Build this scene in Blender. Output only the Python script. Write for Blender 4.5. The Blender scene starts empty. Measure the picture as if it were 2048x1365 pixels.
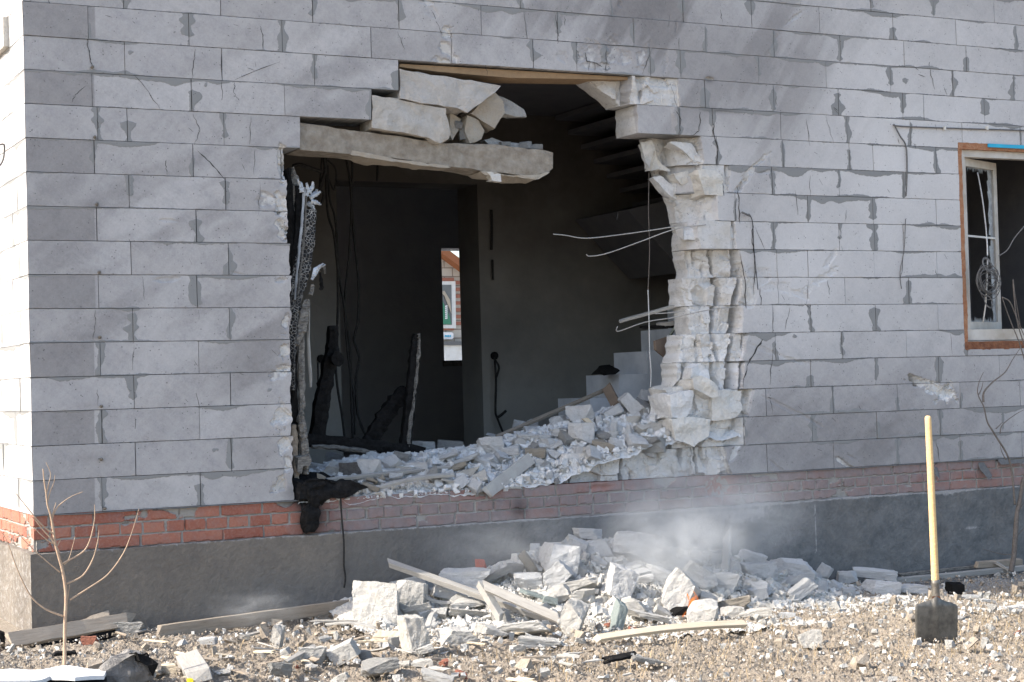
import bpy, bmesh, math, random
import numpy as np
from mathutils import Vector, Matrix, Euler, noise as mnoise
R_ = math.radians
sc = bpy.context.scene
col = sc.collection
random.seed(7)
# ------------------------------------------------------------------ camera
YAW, PITCH, ROLL, FPX = 0.4738157, 0.0246316, -0.0281742, 3446.04
CAM = np.array([-2.105365, -10.337858, 0.696935])
_f = np.array([math.sin(YAW)*math.cos(PITCH), math.cos(YAW)*math.cos(PITCH), math.sin(PITCH)])
_r = np.array([math.cos(YAW), -math.sin(YAW), 0.0]); _u = np.cross(_r, _f)
CR = _r*math.cos(ROLL)+_u*math.sin(ROLL); CU = -_r*math.sin(ROLL)+_u*math.cos(ROLL); CF = _f
cd = bpy.data.cameras.new('camera'); cam = bpy.data.objects.new('camera', cd); col.objects.link(cam)
m = Matrix.Identity(4)
for i in range(3):
    m[i][0], m[i][1], m[i][2], m[i][3] = CR[i], CU[i], -CF[i], CAM[i]
cam.matrix_world = m
cd.sensor_width = 36; cd.lens = 36*FPX/2048; cd.clip_end = 2000; cd.clip_start = .05
sc.camera = cam
# ------------------------------------------------------------------ light
SUN_EL, PHI = R_(38), R_(9.5)          # the sun stands at the left, slightly behind the front wall
tosun = Vector((-math.cos(SUN_EL)*math.cos(PHI), math.cos(SUN_EL)*math.sin(PHI), math.sin(SUN_EL)))
w = bpy.data.worlds.new('World'); sc.world = w; w.use_nodes = True
nt = w.node_tree; bg = nt.nodes['Background']
sky = nt.nodes.new('ShaderNodeTexSky'); sky.sky_type = 'NISHITA'; sky.sun_disc = False
sky.sun_elevation = SUN_EL; sky.sun_rotation = math.atan2(tosun.x, tosun.y)
sky.dust_density = 2.5; sky.air_density = 1.0; sky.ozone_density = .7
nt.links.new(sky.outputs[0], bg.inputs[0]); bg.inputs[1].default_value = 0.15
sl = bpy.data.lights.new('sun', 'SUN'); sl.energy = 3.2; sl.angle = R_(.5); sl.color = (1, .93, .83)
so = bpy.data.objects.new('sun', sl); col.objects.link(so)
so.rotation_euler = (-tosun).to_track_quat('-Z', 'Y').to_euler()
sc.view_settings.view_transform = 'Standard'; sc.view_settings.look = 'None'
sc.view_settings.exposure = 1.38; sc.view_settings.gamma = 1
sc.cycles.max_bounces = 8; sc.cycles.diffuse_bounces = 5; sc.cycles.volume_bounces = 1
sc.cycles.use_denoising = True
# ------------------------------------------------------------------ geometry of the place
H = .203                                # one course of blocks
def ray(u, v):
    d = CF + CR*((u-1024)/FPX) + CU*((682.5-v)/FPX)
    return d
def atY(u, v, y=0.0):
    d = ray(u, v); return CAM + d*((y-CAM[1])/d[1])
def atX(u, v, x=0.0):
    d = ray(u, v); return CAM + d*((x-CAM[0])/d[0])
def gz(x, y=0.0):
    return -.70 - .024*np.clip(x, -3, 9) + .012*np.clip(y, -3, 0)
def atG(u, v, dz=0.0):
    d = ray(u, v); t = 10.0
    for _ in range(25):
        p = CAM + d*t; t = (gz(p[0], p[1])+dz-CAM[2])/d[2]
    return CAM + d*t
def pxm(p):                             # photo pixels per metre at a point
    return FPX/float(np.dot(np.asarray(p)-CAM, CF))
def XatU(u, z, y=0.0):                  # world X on plane y at height z seen in photo column u
    k = (u-1024)/FPX
    n = CR - CF*k                       # plane of that column
    return CAM[0] - (n[1]*(y-CAM[1]) + n[2]*(z-CAM[2]))/n[0]
# numpy value noise
def _hash(i, j, s):
    n = (i*374761393 + j*668265263 + s*2147483647*0 + s*1274126177) & 0xffffffff
    n = ((n ^ (n >> 13))*1274126177) & 0xffffffff
    return ((n ^ (n >> 16)) & 0xffff)/65535.0
def vn(x, y, s=0):
    x = np.asarray(x, float); y = np.asarray(y, float)+0*x; x = x+0*y
    i = np.floor(x).astype(np.int64); j = np.floor(y).astype(np.int64)
    a = x-i; b = y-j; a = a*a*(3-2*a); b = b*b*(3-2*b)
    return ((_hash(i, j, s)*(1-a)+_hash(i+1, j, s)*a)*(1-b)+(_hash(i, j+1, s)*(1-a)+_hash(i+1, j+1, s)*a)*b)
def fbm(x, y, s=0, o=4):
    t = 0; amp = .5; tot = 0
    for k in range(o):
        t = t+amp*vn(x*2**k+17*k, y*2**k+5*k, s+k); tot += amp; amp *= .55
    return t/tot
def cells(x, y, s=0):                   # voronoi: returns id-hash and distance
    x = np.asarray(x, float); y = np.asarray(y, float)
    i0 = np.floor(x).astype(np.int64); j0 = np.floor(y).astype(np.int64)
    best = np.full(x.shape, 9.0); cid = np.zeros(x.shape); dx_ = np.zeros(x.shape); dy_ = np.zeros(x.shape)
    for di in (-1, 0, 1):
        for dj in (-1, 0, 1):
            i = i0+di; j = j0+dj
            px = i+.1+.8*_hash(i, j, s+1); py = j+.1+.8*_hash(i, j, s+2)
            d = (px-x)**2+(py-y)**2; m_ = d < best
            best = np.where(m_, d, best); cid = np.where(m_, _hash(i, j, s+3), cid)
            dx_ = np.where(m_, x-px, dx_); dy_ = np.where(m_, y-py, dy_)
    return cid, np.sqrt(best), dx_, dy_
# ------------------------------------------------------------------ materials
class NB:
    def __init__(s, name):
        s.m = bpy.data.materials.new(name); s.m.use_nodes = True; s.t = s.m.node_tree
        s.b = s.t.nodes['Principled BSDF']; s.out = s.t.nodes['Material Output']
        s.b.inputs['Specular IOR Level'].default_value = .25
        s.co = None
    def n(s, ty, **k):
        nd = s.t.nodes.new(ty)
        for a, v in k.items():
            if a.startswith('i_'):
                key = a[2:].replace('_', ' ')
                key = int(key) if key.isdigit() else key
                s.set(nd.inputs[key], v)
            else: setattr(nd, a, v)
        return nd
    def set(s, inp, v):
        if isinstance(v, bpy.types.NodeSocket): s.t.links.new(v, inp)
        elif isinstance(v, (tuple, list)) and inp.type == 'RGBA' and len(v) == 3: inp.default_value = (*v, 1)
        else: inp.default_value = v
    def coord(s, scale=(1, 1, 1), rot=(0, 0, 0), kind='Object'):
        c = s.n('ShaderNodeTexCoord').outputs[kind]
        if scale == (1, 1, 1) and rot == (0, 0, 0): return c
        mp = s.n('ShaderNodeMapping'); s.set(mp.inputs[0], c); mp.inputs['Rotation'].default_value = rot
        if rot != (0, 0, 0): mp.vector_type = 'TEXTURE'; scale = tuple(1/q for q in scale)
        mp.inputs['Scale'].default_value = scale
        return mp.outputs[0]
    def noise(s, sc_, vec=None, det=4, rough=.6, dist=0):
        nd = s.n('ShaderNodeTexNoise', i_Scale=sc_, i_Detail=det, i_Roughness=rough, i_Distortion=dist)
        s.set(nd.inputs['Vector'], vec if vec is not None else s.coord()); return nd.outputs[0]
    def vor(s, sc_, vec=None, feature='F1', rnd=1):
        nd = s.n('ShaderNodeTexVoronoi', feature=feature, i_Scale=sc_); s.set(nd.inputs['Vector'], vec if vec is not None else s.coord())
        nd.inputs['Randomness'].default_value = rnd
        return nd.outputs[0]
    def ramp(s, v, a, b, c=0.0, d=1.0):
        nd = s.n('ShaderNodeMapRange', i_1=a, i_2=b, i_3=c, i_4=d); s.set(nd.inputs[0], v); return nd.outputs[0]
    def math(s, op, a, b=0.0):
        nd = s.n('ShaderNodeMath', operation=op); s.set(nd.inputs[0], a); s.set(nd.inputs[1], b); return nd.outputs[0]
    def mix(s, f, a, b, bt='MIX'):
        nd = s.n('ShaderNodeMix', data_type='RGBA', blend_type=bt)
        s.set(nd.inputs[0], f); s.set(nd.inputs[6], a); s.set(nd.inputs[7], b); return nd.outputs[2]
    def attr(s, nme): return s.n('ShaderNodeAttribute', attribute_name=nme).outputs['Fac']
    def bump(s, h, dist=.01, st=1.0, prev=None):
        nd = s.n('ShaderNodeBump', i_Strength=st, i_Distance=dist); s.set(nd.inputs['Height'], h)
        if prev is not None: s.set(nd.inputs['Normal'], prev)
        return nd.outputs[0]
    def done(s, colr, rough=.9, nrm=None):
        s.set(s.b.inputs['Base Color'], colr); s.set(s.b.inputs['Roughness'], rough)
        if nrm is not None: s.set(s.b.inputs['Normal'], nrm)
        return s.m
M = {}
def mat_block():
    b = NB('aerated_concrete_wall')
    fr = b.attr('fresh'); mo = b.attr('mortar'); tone = b.attr('tone'); so_ = b.attr('soot'); pal = b.attr('pale')
    big = b.noise(1.3, det=5); fine = b.noise(90, det=3, rough=.75)
    stv = b.coord((2.0, 2.0, 9.0), (0, R_(38), 0)); streak = b.noise(1.6, stv, det=6, rough=.7)
    base = b.mix(b.ramp(big, .3, .7), (.405, .39, .38), (.485, .47, .465))
    base = b.mix(b.ramp(streak, .38, .68, 0, .75), base, (.30, .30, .315))
    st2 = b.noise(.9, b.coord((1.4, 1.4, 5.0), (0, R_(-52), 0)), det=7, rough=.75)
    base = b.mix(b.ramp(st2, .42, .66, 0, .6), base, (.58, .57, .56))
    base = b.mix(b.ramp(b.noise(4.5, det=7, rough=.8), .5, .64, 0, .5), base, (.29, .285, .285))
    base = b.mix(b.ramp(b.noise(40, det=5, rough=.85), .3, .7, 0, .6), base, (.57, .56, .56), 'MIX')
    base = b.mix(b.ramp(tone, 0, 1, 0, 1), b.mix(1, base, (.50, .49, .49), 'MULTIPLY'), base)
    warm = b.mix(b.ramp(b.noise(6, det=5), .42, .72, 0, .6), (.60, .59, .575), (.47, .42, .345))
    warm = b.mix(b.ramp(b.noise(17, det=6, rough=.8), .5, .62, 0, .5), warm, (.40, .395, .385))
    base = b.mix(b.math('MULTIPLY', pal, .8), base, (.70, .69, .68))
    # light scratches
    scv = b.coord((3, 3, 26), (0, R_(-28), 0)); scr = b.ramp(b.noise(3.3, scv, det=6, rough=.85), .71, .75)
    base = b.mix(b.math('MULTIPLY', scr, .5), base, (.62, .61, .60))
    warm = b.mix(b.ramp(pal, .8, 1.0, 0, .8), warm, (.73, .725, .71))
    fs = b.ramp(b.math('ADD', fr, b.ramp(b.noise(30, det=3), 0, 1, -.25, .25)), .4, .6)
    base = b.mix(fs, base, warm)
    ms = b.ramp(b.math('ADD', mo, b.ramp(b.noise(45, det=3), 0, 1, -.5, .5)), -.1, .15)
    base = b.mix(ms, base, b.mix(fine, (.20, .205, .205), (.30, .30, .295)))
    pits = b.ramp(b.vor(36), .09, .17, 1, 0); psel = b.ramp(b.noise(9, det=3), .46, .58)
    base = b.mix(b.math('MULTIPLY', b.math('MULTIPLY', pits, psel), .85), base, (.10, .10, .10))
    nk = b.ramp(b.noise(13, b.coord((1, 1, 1.6), (0, .5, 0)), det=7, rough=.9), .66, .70)
    base = b.mix(b.math('MULTIPLY', nk, .55), base, (.15, .15, .155))
    base = b.mix(b.ramp(fine, .25, .75, 0, .35), base, b.mix(1, base, (.7, .7, .7), 'MULTIPLY'))
    base = b.mix(so_, base, (.035, .03, .028))
    nb = b.bump(b.noise(150, det=3, rough=.8), .004, .55)
    nb = b.bump(b.noise(28, det=5, rough=.7), .012, b.ramp(fr, 0, 1, .25, 1.0), nb)
    nb = b.bump(ms, .003, .6, nb)
    return b.done(base, .95, nb)
def mat_chunk(name, c1, c2, c3, sc_=1.0):
    b = NB(name)
    rnd = b.n('ShaderNodeObjectInfo').outputs['Random']
    base = b.mix(b.ramp(b.noise(7*sc_, det=4), .35, .65), c1, c2)
    base = b.mix(b.ramp(rnd, 0, 1, 0, .55), base, c3)
    geo = b.n('ShaderNodeNewGeometry').outputs['Normal']
    sp = b.n('ShaderNodeSeparateXYZ'); b.set(sp.inputs[0], geo)
    base = b.mix(b.ramp(b.noise(60*sc_, det=3), .3, .7, 0, .3), base, b.mix(1, base, (.7, .69, .67), 'MULTIPLY'))
    pits = b.ramp(b.vor(48), .08, .2, 1, 0)
    base = b.mix(b.math('MULTIPLY', pits, .3), base, (.30, .29, .27))
    base = b.mix(b.ramp(b.noise(15*sc_, det=6, rough=.8), .52, .66, 0, .22), base, (.42, .41, .395))
    nb = b.bump(b.noise(110, det=3, rough=.8), .006, .8)
    nb = b.bump(b.noise(24, det=6, rough=.75), .022, .85, nb)
    return b.done(base, .95, nb)
def mat_simple(name, c1, c2, sc_=12, rough=.85, bmp=.004, det=5, spec=None, metal=0, stretch=(1, 1, 1), lo=.3, hi=.7):
    b = NB(name); v = b.coord(stretch)
    n1 = b.noise(sc_, v, det=det, rough=.65)
    base = b.mix(b.ramp(n1, lo, hi), c1, c2)
    if metal: b.b.inputs['Metallic'].default_value = metal
    if spec is not None: b.b.inputs['Specular IOR Level'].default_value = spec
    return b.done(base, rough, b.bump(b.noise(sc_*4, v, det=3), bmp, .8))
def mat_wood(name, c1, c2, dark=(.05, .04, .03)):
    b = NB(name); v = b.coord((1.2, 14, 14))
    g = b.noise(5, v, det=6, rough=.7); base = b.mix(b.ramp(g, .3, .7), c1, c2)
    g2 = b.ramp(b.noise(14, v, det=4, rough=.8), .58, .72, 0, .6)
    base = b.mix(g2, base, dark)
    return b.done(base, .8, b.bump(g, .004, .9))
def mat_brick():
    b = NB('brick_course')
    mo = b.attr('mortar'); tone = b.attr('tone'); dust = b.attr('dust'); so_ = b.attr('soot')
    c = b.mix(b.ramp(tone, 0, 1), (.27, .09, .06), (.40, .175, .12))
    c = b.mix(b.ramp(b.noise(16, det=5), .3, .8, 0, .5), c, (.26, .11, .085))
    c = b.mix(b.ramp(b.noise(70, det=3), .45, .75, 0, .4), c, (.40, .26, .20))
    dn = b.ramp(b.math('ADD', dust, b.ramp(b.noise(11, det=6, rough=.7), .2, .8, -.35, .35)), .1, .9)
    c = b.mix(b.math('MULTIPLY', dn, .93), c, b.mix(b.noise(20, det=4), (.17, .145, .14), (.32, .275, .27)))
    ms = b.ramp(b.math('ADD', mo, b.ramp(b.noise(50, det=4), 0, 1, -.5, .5)), -.15, .15)
    c = b.mix(ms, c, b.mix(b.noise(30, det=4), (.24, .225, .205), (.38, .36, .33)))
    c = b.mix(so_, c, (.02, .018, .018))
    return b.done(c, .93, b.bump(b.noise(80, det=4, rough=.75), .006, .9))
def mat_plinth():
    b = NB('plinth_render')
    dust = b.attr('dust'); so_ = b.attr('soot')
    c = b.mix(b.ramp(b.noise(2.2, det=6, rough=.65), .35, .68), (.235, .205, .17), (.165, .145, .125))
    c = b.mix(b.ramp(b.noise(26, det=6, rough=.8), .35, .7, 0, .6), c, (.12, .11, .10))
    c = b.mix(so_, c, b.mix(b.ramp(b.noise(7, det=6, rough=.8), .35, .65), (.10, .11, .115), (.20, .205, .205)))
    scv = b.coord((2, 2, 7), (0, R_(40), 0))
    fl = b.ramp(b.noise(22, scv, det=5, rough=.9), .66, .74, 0, .4)
    c = b.mix(fl, c, (.38, .37, .35))
    dn = b.ramp(b.math('ADD', dust, b.ramp(b.noise(24, det=6, rough=.75), .2, .8, -.45, .45)), .35, .65)
    c = b.mix(b.math('MULTIPLY', dn, .9), c, b.mix(b.noise(40, det=3), (.28, .275, .27), (.44, .43, .42)))
    nb = b.bump(b.noise(40, det=5, rough=.8), .012, .9)
    return b.done(c, .93, nb)
def mat_ground():
    b = NB('dry_soil')
    grey = b.attr('grey')
    c = b.mix(b.ramp(b.noise(3, det=6), .3, .7), (.41, .36, .295), (.30, .26, .21))
    c = b.mix(b.ramp(b.noise(38, det=6, rough=.8), .4, .66, 0, .8), c, (.56, .48, .39))
    c = b.mix(b.ramp(b.noise(90, det=4, rough=.8), .5, .66, 0, .75), c, (.17, .115, .075))
    gn = b.ramp(b.math('ADD', grey, b.ramp(b.noise(9, det=5), .2, .8, -.35, .35)), .2, .8)
    c = b.mix(gn, c, b.mix(b.ramp(b.noise(60, det=5, rough=.8), .35, .65), (.20, .19, .18), (.58, .57, .55)))
    nb = b.bump(b.noise(55, det=6, rough=.8), .03, 1)
    return b.done(c, .95, nb)
M['block'] = mat_block()
M['brickwall'] = mat_brick(); M['plinth'] = mat_plinth(); M['ground'] = mat_ground()
M['chunk'] = mat_chunk('broken_concrete', (.71, .685, .635), (.61, .58, .525), (.74, .725, .69))  # creamier copy of the rubble concrete, mainly for sunlit pieces
M['hung_block'] = mat_chunk('scorched_broken_block', (.52, .50, .47), (.44, .40, .345), (.50, .48, .46))
M['chunk_cool'] = mat_chunk('dusty_shaded_concrete', (.74, .74, .735), (.64, .64, .635), (.77, .77, .765))  # cooler copy of the dusty rubble, shade put into its colour
M['chunk_tan'] = mat_chunk('tan_concrete', (.44, .385, .31), (.50, .46, .39), (.38, .33, .27))
M['chunk_grey'] = mat_chunk('grey_concrete', (.30, .30, .295), (.40, .39, .37), (.46, .45, .42))
M['chunk_sooty'] = mat_chunk('sooty_concrete', (.14, .135, .13), (.25, .235, .22), (.08, .08, .08))
M['concrete'] = mat_chunk('lintel_concrete', (.24, .205, .165), (.38, .345, .29), (.30, .265, .22), 2.2)
M['recess_dark'] = mat_simple('joint_recess', (.03, .03, .028), (.07, .065, .06), 30)  # dark joint backing, also the painted shade of cracks and scores
M['plaster_in'] = None
def mat_inside():
    b = NB('sooty_plaster'); co = b.coord()
    sp = b.n('ShaderNodeSeparateXYZ'); b.set(sp.inputs[0], co)
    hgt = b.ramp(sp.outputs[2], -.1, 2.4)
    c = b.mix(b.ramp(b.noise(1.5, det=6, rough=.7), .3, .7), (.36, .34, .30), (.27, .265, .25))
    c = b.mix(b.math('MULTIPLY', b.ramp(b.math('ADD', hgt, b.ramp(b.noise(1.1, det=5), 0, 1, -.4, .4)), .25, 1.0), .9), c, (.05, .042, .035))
    c = b.mix(b.ramp(b.noise(20, det=5), .62, .75, 0, .4), c, (.17, .16, .145))
    return b.done(c, .95, b.bump(b.noise(22, det=5), .006, .6))
M['plaster_in'] = mat_inside()
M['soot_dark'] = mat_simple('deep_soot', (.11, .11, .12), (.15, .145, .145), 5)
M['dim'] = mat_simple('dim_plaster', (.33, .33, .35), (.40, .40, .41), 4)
M['char'] = mat_simple('charred_wood', (.006, .006, .006), (.022, .021, .021), 30, .9, .008, spec=.08)
M['char_grey'] = mat_simple('ash_wood', (.05, .048, .045), (.30, .28, .25), 14, .9, .006, stretch=(1.5, 6, 6))
def mat_crackle():
    b = NB('crackled_char')
    v = b.coord((1, 1, 1)); e = b.vor(46, v, 'DISTANCE_TO_EDGE')
    f = b.ramp(e, .03, .085, 1, 0)
    c = b.mix(b.math('MULTIPLY', f, b.ramp(b.noise(8, det=3), .35, .6, .15, 1)), (.012, .012, .013), (.33, .32, .30))
    return b.done(c, .6, b.bump(e, .01, .8))
M['crackle'] = mat_crackle()
M['alu'] = mat_simple('torn_metal', (.35, .37, .39), (.62, .65, .68), 20, .45, .002, metal=.2, spec=.5)
M['wood_old'] = mat_wood('weathered_wood', (.36, .31, .25), (.24, .195, .15))
M['wood_dusty'] = mat_wood('dusty_wood', (.37, .355, .325), (.26, .245, .225), (.13, .115, .10))
M['wood_new'] = mat_wood('cream_lath', (.56, .49, .38), (.46, .385, .28), (.38, .3, .2))
M['handle'] = mat_wood('ash_handle', (.74, .52, .27), (.66, .43, .20), (.45, .27, .11))
M['wire'] = mat_simple('burnt_wire', (.012, .012, .012), (.04, .038, .036), 60)
M['wire_grey'] = mat_simple('grey_cable', (.10, .10, .10), (.18, .175, .17), 60)
M['wire_pale'] = mat_simple('dusty_wire', (.28, .27, .25), (.42, .41, .39), 60)
M['string'] = mat_simple('pale_string', (.45, .44, .42), (.6, .6, .58), 60)
M['steel'] = mat_simple('shovel_steel', (.055, .052, .047), (.20, .185, .16), 14, .5, .003, 7, .5, .35)
M['rust'] = mat_simple('rust', (.34, .12, .045), (.20, .09, .05), 40, .8)
M['pvc'] = mat_simple('window_plastic', (.66, .655, .63), (.52, .49, .43), 4, .45, .001, spec=.5, lo=.35, hi=.75)
M['pvc_scorched'] = mat_simple('scorched_window_plastic', (.60, .58, .54), (.34, .29, .23), 3.2, .5, .002, spec=.4)
M['foam'] = mat_simple('aged_foam', (.30, .115, .055), (.42, .24, .14), 16, .95, .02, 7)
M['foam_dark'] = mat_simple('aged_foam_dark', (.13, .05, .03), (.30, .14, .075), 18, .95, .02, 7)
M['blue'] = mat_simple('blue_strip', (.02, .30, .50), (.03, .42, .60), 10, .4, .0005)
M['pane'] = mat_simple('dark_pane', (.13, .14, .15), (.09, .095, .10), 3, .15, .0005, spec=.6)
M['glass'] = mat_simple('frosted_glass', (.42, .44, .45), (.20, .21, .22), 22, .15, .002, spec=.6)
M['brick_loose'] = mat_simple('loose_brick', (.34, .13, .08), (.26, .12, .09), 18, .9, .006)
M['brick_red'] = mat_simple('red_brick', (.42, .11, .07), (.34, .12, .09), 18, .9, .006)
M['sapling'] = mat_simple('pale_bark', (.46, .34, .24), (.34, .24, .17), 30, .8, .002)
M['bark'] = mat_simple('grey_bark', (.11, .095, .085), (.19, .165, .145), 50, .9, .004)
M['felt'] = mat_simple('roofing_felt', (.10, .10, .10), (.17, .17, .165), 40, .9, .003)
M['stair'] = mat_simple('stair_concrete', (.72, .74, .76), (.48, .50, .53), 3.5, .9, .006, 7)
M['whitestuff'] = mat_simple('white_board', (.78, .77, .76), (.62, .61, .60), 6, .9, .004)
M['brown_board'] = mat_simple('brown_fibreboard', (.26, .195, .145), (.20, .15, .115), 14, .85, .003)
M['cardboard'] = mat_simple('brown_card', (.34, .235, .14), (.26, .18, .11), 14, .85, .003)
M['lath_grey'] = mat_simple('pale_lath', (.40, .39, .36), (.29, .28, .265), 9, .85, .003)
M['green_lath'] = mat_simple('greenish_lath', (.30, .335, .28), (.22, .25, .21), 9, .85, .003)
M['teal'] = mat_simple('teal_netting', (.10, .15, .145), (.36, .38, .37), 40, .8, .004)
M['grass'] = mat_simple('dry_grass', (.42, .33, .20), (.30, .22, .13), 3, .9, .001)
M['clod'] = mat_simple('soil_clod', (.38, .33, .265), (.24, .20, .16), 30, .95, .01)
M['yellow'] = mat_simple('yellow_plastic', (.75, .55, .02), (.6, .45, .02), 5, .5, .0005)
# ------------------------------------------------------------------ helpers
def setp(o, label=None, cat=None, group=None, kind=None):
    if label: o['label'] = label
    if cat: o['category'] = cat
    if group: o['group'] = group
    if kind: o['kind'] = kind
    return o
def link(name, me, mats, parent=None, **k):
    o = bpy.data.objects.new(name, me); col.objects.link(o)
    for mm in (mats if isinstance(mats, (list, tuple)) else [mats]):
        me.materials.append(mm)
    if parent is not None: o.parent = parent
    return setp(o, **k)
def empty(name, loc=(0, 0, 0), **k):
    o = bpy.data.objects.new(name, None); col.objects.link(o); o.location = loc
    return setp(o, **k)
def npmesh(name, V, F, matidx=None, attrs=None, smooth=False):
    me = bpy.data.meshes.new(name); V = np.asarray(V, np.float32); F = np.asarray(F, np.int32)
    me.vertices.add(len(V)); me.vertices.foreach_set('co', V.ravel())
    k = F.shape[1]
    me.loops.add(F.size); me.loops.foreach_set('vertex_index', F.ravel())
    me.polygons.add(len(F)); me.polygons.foreach_set('loop_start', np.arange(len(F), dtype=np.int32)*k)
    if matidx is not None: me.polygons.foreach_set('material_index', np.asarray(matidx, np.int32))
    if smooth: me.polygons.foreach_set('use_smooth', np.ones(len(F), bool))
    else: me.polygons.foreach_set('use_smooth', np.zeros(len(F), bool))
    if attrs:
        for a, v in attrs.items():
            at = me.attributes.new(a, 'FLOAT', 'POINT'); at.data.foreach_set('value', np.asarray(v, np.float32))
    me.update(calc_edges=True); me.validate()
    return me
class Acc:                               # collects polygons of any size
    def __init__(s): s.v = []; s.f = []
    def add(s, vs, fs):
        n = len(s.v); s.v += [tuple(map(float, p)) for p in vs]; s.f += [tuple(i+n for i in f) for f in fs]
    def mesh(s, name, smooth=False):
        me = bpy.data.meshes.new(name); me.from_pydata(s.v, [], s.f); me.update()
        if smooth:
            for p in me.polygons: p.use_smooth = True
        return me
BOXF = [(0, 1, 3, 2), (4, 6, 7, 5), (0, 4, 5, 1), (2, 3, 7, 6), (0, 2, 6, 4), (1, 5, 7, 3)]
def box(acc, lo, hi):
    acc.add([(x, y, z) for x in (lo[0], hi[0]) for y in (lo[1], hi[1]) for z in (lo[2], hi[2])], BOXF)
def tube(acc, pts, rad, n=6, wob=0):
    pts = [Vector(p) for p in pts]; N = len(pts)
    rs = rad if isinstance(rad, (list, tuple)) else [rad]*N
    if len(rs) == 2 and N != 2: rs = [rs[0]+(rs[1]-rs[0])*i/(N-1) for i in range(N)]
    vs = []; fs = []; up = Vector((.3, .2, 1)).normalized()
    for i, p in enumerate(pts):
        t = (pts[min(i+1, N-1)]-pts[max(i-1, 0)]).normalized()
        a = t.cross(up)
        if a.length < 1e-3: a = t.cross(Vector((1, 0, 0)))
        a.normalize(); b = t.cross(a)
        for k in range(n):
            an = 2*math.pi*k/n; r = rs[i]*(1+wob*(random.random()-.5))
            vs.append(p+a*(math.cos(an)*r)+b*(math.sin(an)*r))
    for i in range(N-1):
        for k in range(n):
            fs.append((i*n+k, i*n+(k+1) % n, (i+1)*n+(k+1) % n, (i+1)*n+k))
    fs.append(tuple(range(n))[::-1]); fs.append(tuple((N-1)*n+k for k in range(n)))
    acc.add(vs, fs)
def spline(pts, n=8):
    P = [Vector(p) for p in pts]; out = []
    for i in range(len(P)-1):
        p0 = P[max(i-1, 0)]; p1 = P[i]; p2 = P[i+1]; p3 = P[min(i+2, len(P)-1)]
        for k in range(n):
            t = k/n
            out.append(.5*((2*p1)+(-p0+p2)*t+(2*p0-5*p1+4*p2-p3)*t*t+(-p0+3*p1-3*p2+p3)*t**3))
    out.append(P[-1]); return out
def wire(name, pts, rad, mt, label, cat='wire', group=None, n=5, parent=None, sm=6):
    a = Acc(); p = spline(pts, sm) if sm else pts
    c = Vector(p[0])
    tube(a, [Vector(q)-c for q in p], rad, n)
    o = link(name, a.mesh(name, True), mt, parent)
    o.location = c
    if label: setp(o, label, cat, group)
    return o
def slab_px(name, poly, y, th, mt, parent=None, tilt=(0, 0), jag=0.0, dirn=1):
    """polygon traced on a plane at its own distance y (tilting back by tilt per metre), given real thickness"""
    pts = [Vector(atY(u, v, y)) for u, v in poly]; c = sum(pts, Vector())/len(pts)
    q = []
    for (u, v), p in zip(poly, pts):
        yy = y+tilt[0]*(p.x-c.x)+tilt[1]*(p.z-c.z); q.append(Vector(atY(u, v, yy))-c)
    n = len(q); back = [p+Vector((0, th*dirn, 0))+Vector((random.uniform(-jag, jag), 0, random.uniform(-jag, jag))) for p in q]
    a = Acc(); a.add(q+back, [tuple(range(n)), tuple(range(2*n-1, n-1, -1))]+[(i, n+i, n+(i+1) % n, (i+1) % n) for i in range(n)])
    me = a.mesh(name); bm = bmesh.new(); bm.from_mesh(me); bmesh.ops.recalc_face_normals(bm, faces=bm.faces); bm.to_mesh(me); bm.free()
    o = link(name, me, mt, parent); o.location = c
    return o
def board(name, p0, p1, wd, th, mt, roll=0.0, parent=None, jag=.01, seg=10, bend=0.0, **k):
    """a plank from p0 to p1, length on local X"""
    p0 = Vector(p0); p1 = Vector(p1); L = (p1-p0).length; rg = random.Random(hash(name)*0+int(L*1000))
    vs = []; fs = []
    for i in range(seg+1):
        x = L*i/seg
        for (a, b) in ((-1, -1), (1, -1), (1, 1), (-1, 1)):
            jx = rg.uniform(-1, 1)*jag*3 if i in (0, seg) else 0
            vs.append((x+jx, a*wd/2+rg.uniform(-1, 1)*jag*.12, b*th/2+bend*math.sin(math.pi*i/seg)+rg.uniform(-1, 1)*jag*.12))
    for i in range(seg):
        for j in range(4):
            fs.append((i*4+j, i*4+(j+1) % 4, i*4+4+(j+1) % 4, i*4+4+j))
    fs += [(3, 2, 1, 0), tuple(seg*4+j for j in range(4))]
    ac = Acc(); ac.add(vs, fs); me = ac.mesh(name)
    bm = bmesh.new(); bm.from_mesh(me); bmesh.ops.recalc_face_normals(bm, faces=bm.faces)
    bmesh.ops.bevel(bm, geom=[e for e in bm.edges if len(e.link_faces) == 2 and e.calc_face_angle(0) > .7], offset=min(wd, th)*.07, segments=1, affect='EDGES'); bm.to_mesh(me); bm.free()
    o = link(name, me, mt, parent)
    d = (p1-p0).normalized(); q = d.to_track_quat('X', 'Z'); mt4 = q.to_matrix().to_4x4() @ Matrix.Rotation(roll, 4, 'X')
    mt4.translation = p0; o.matrix_world = mt4
    return setp(o, **k)
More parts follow.
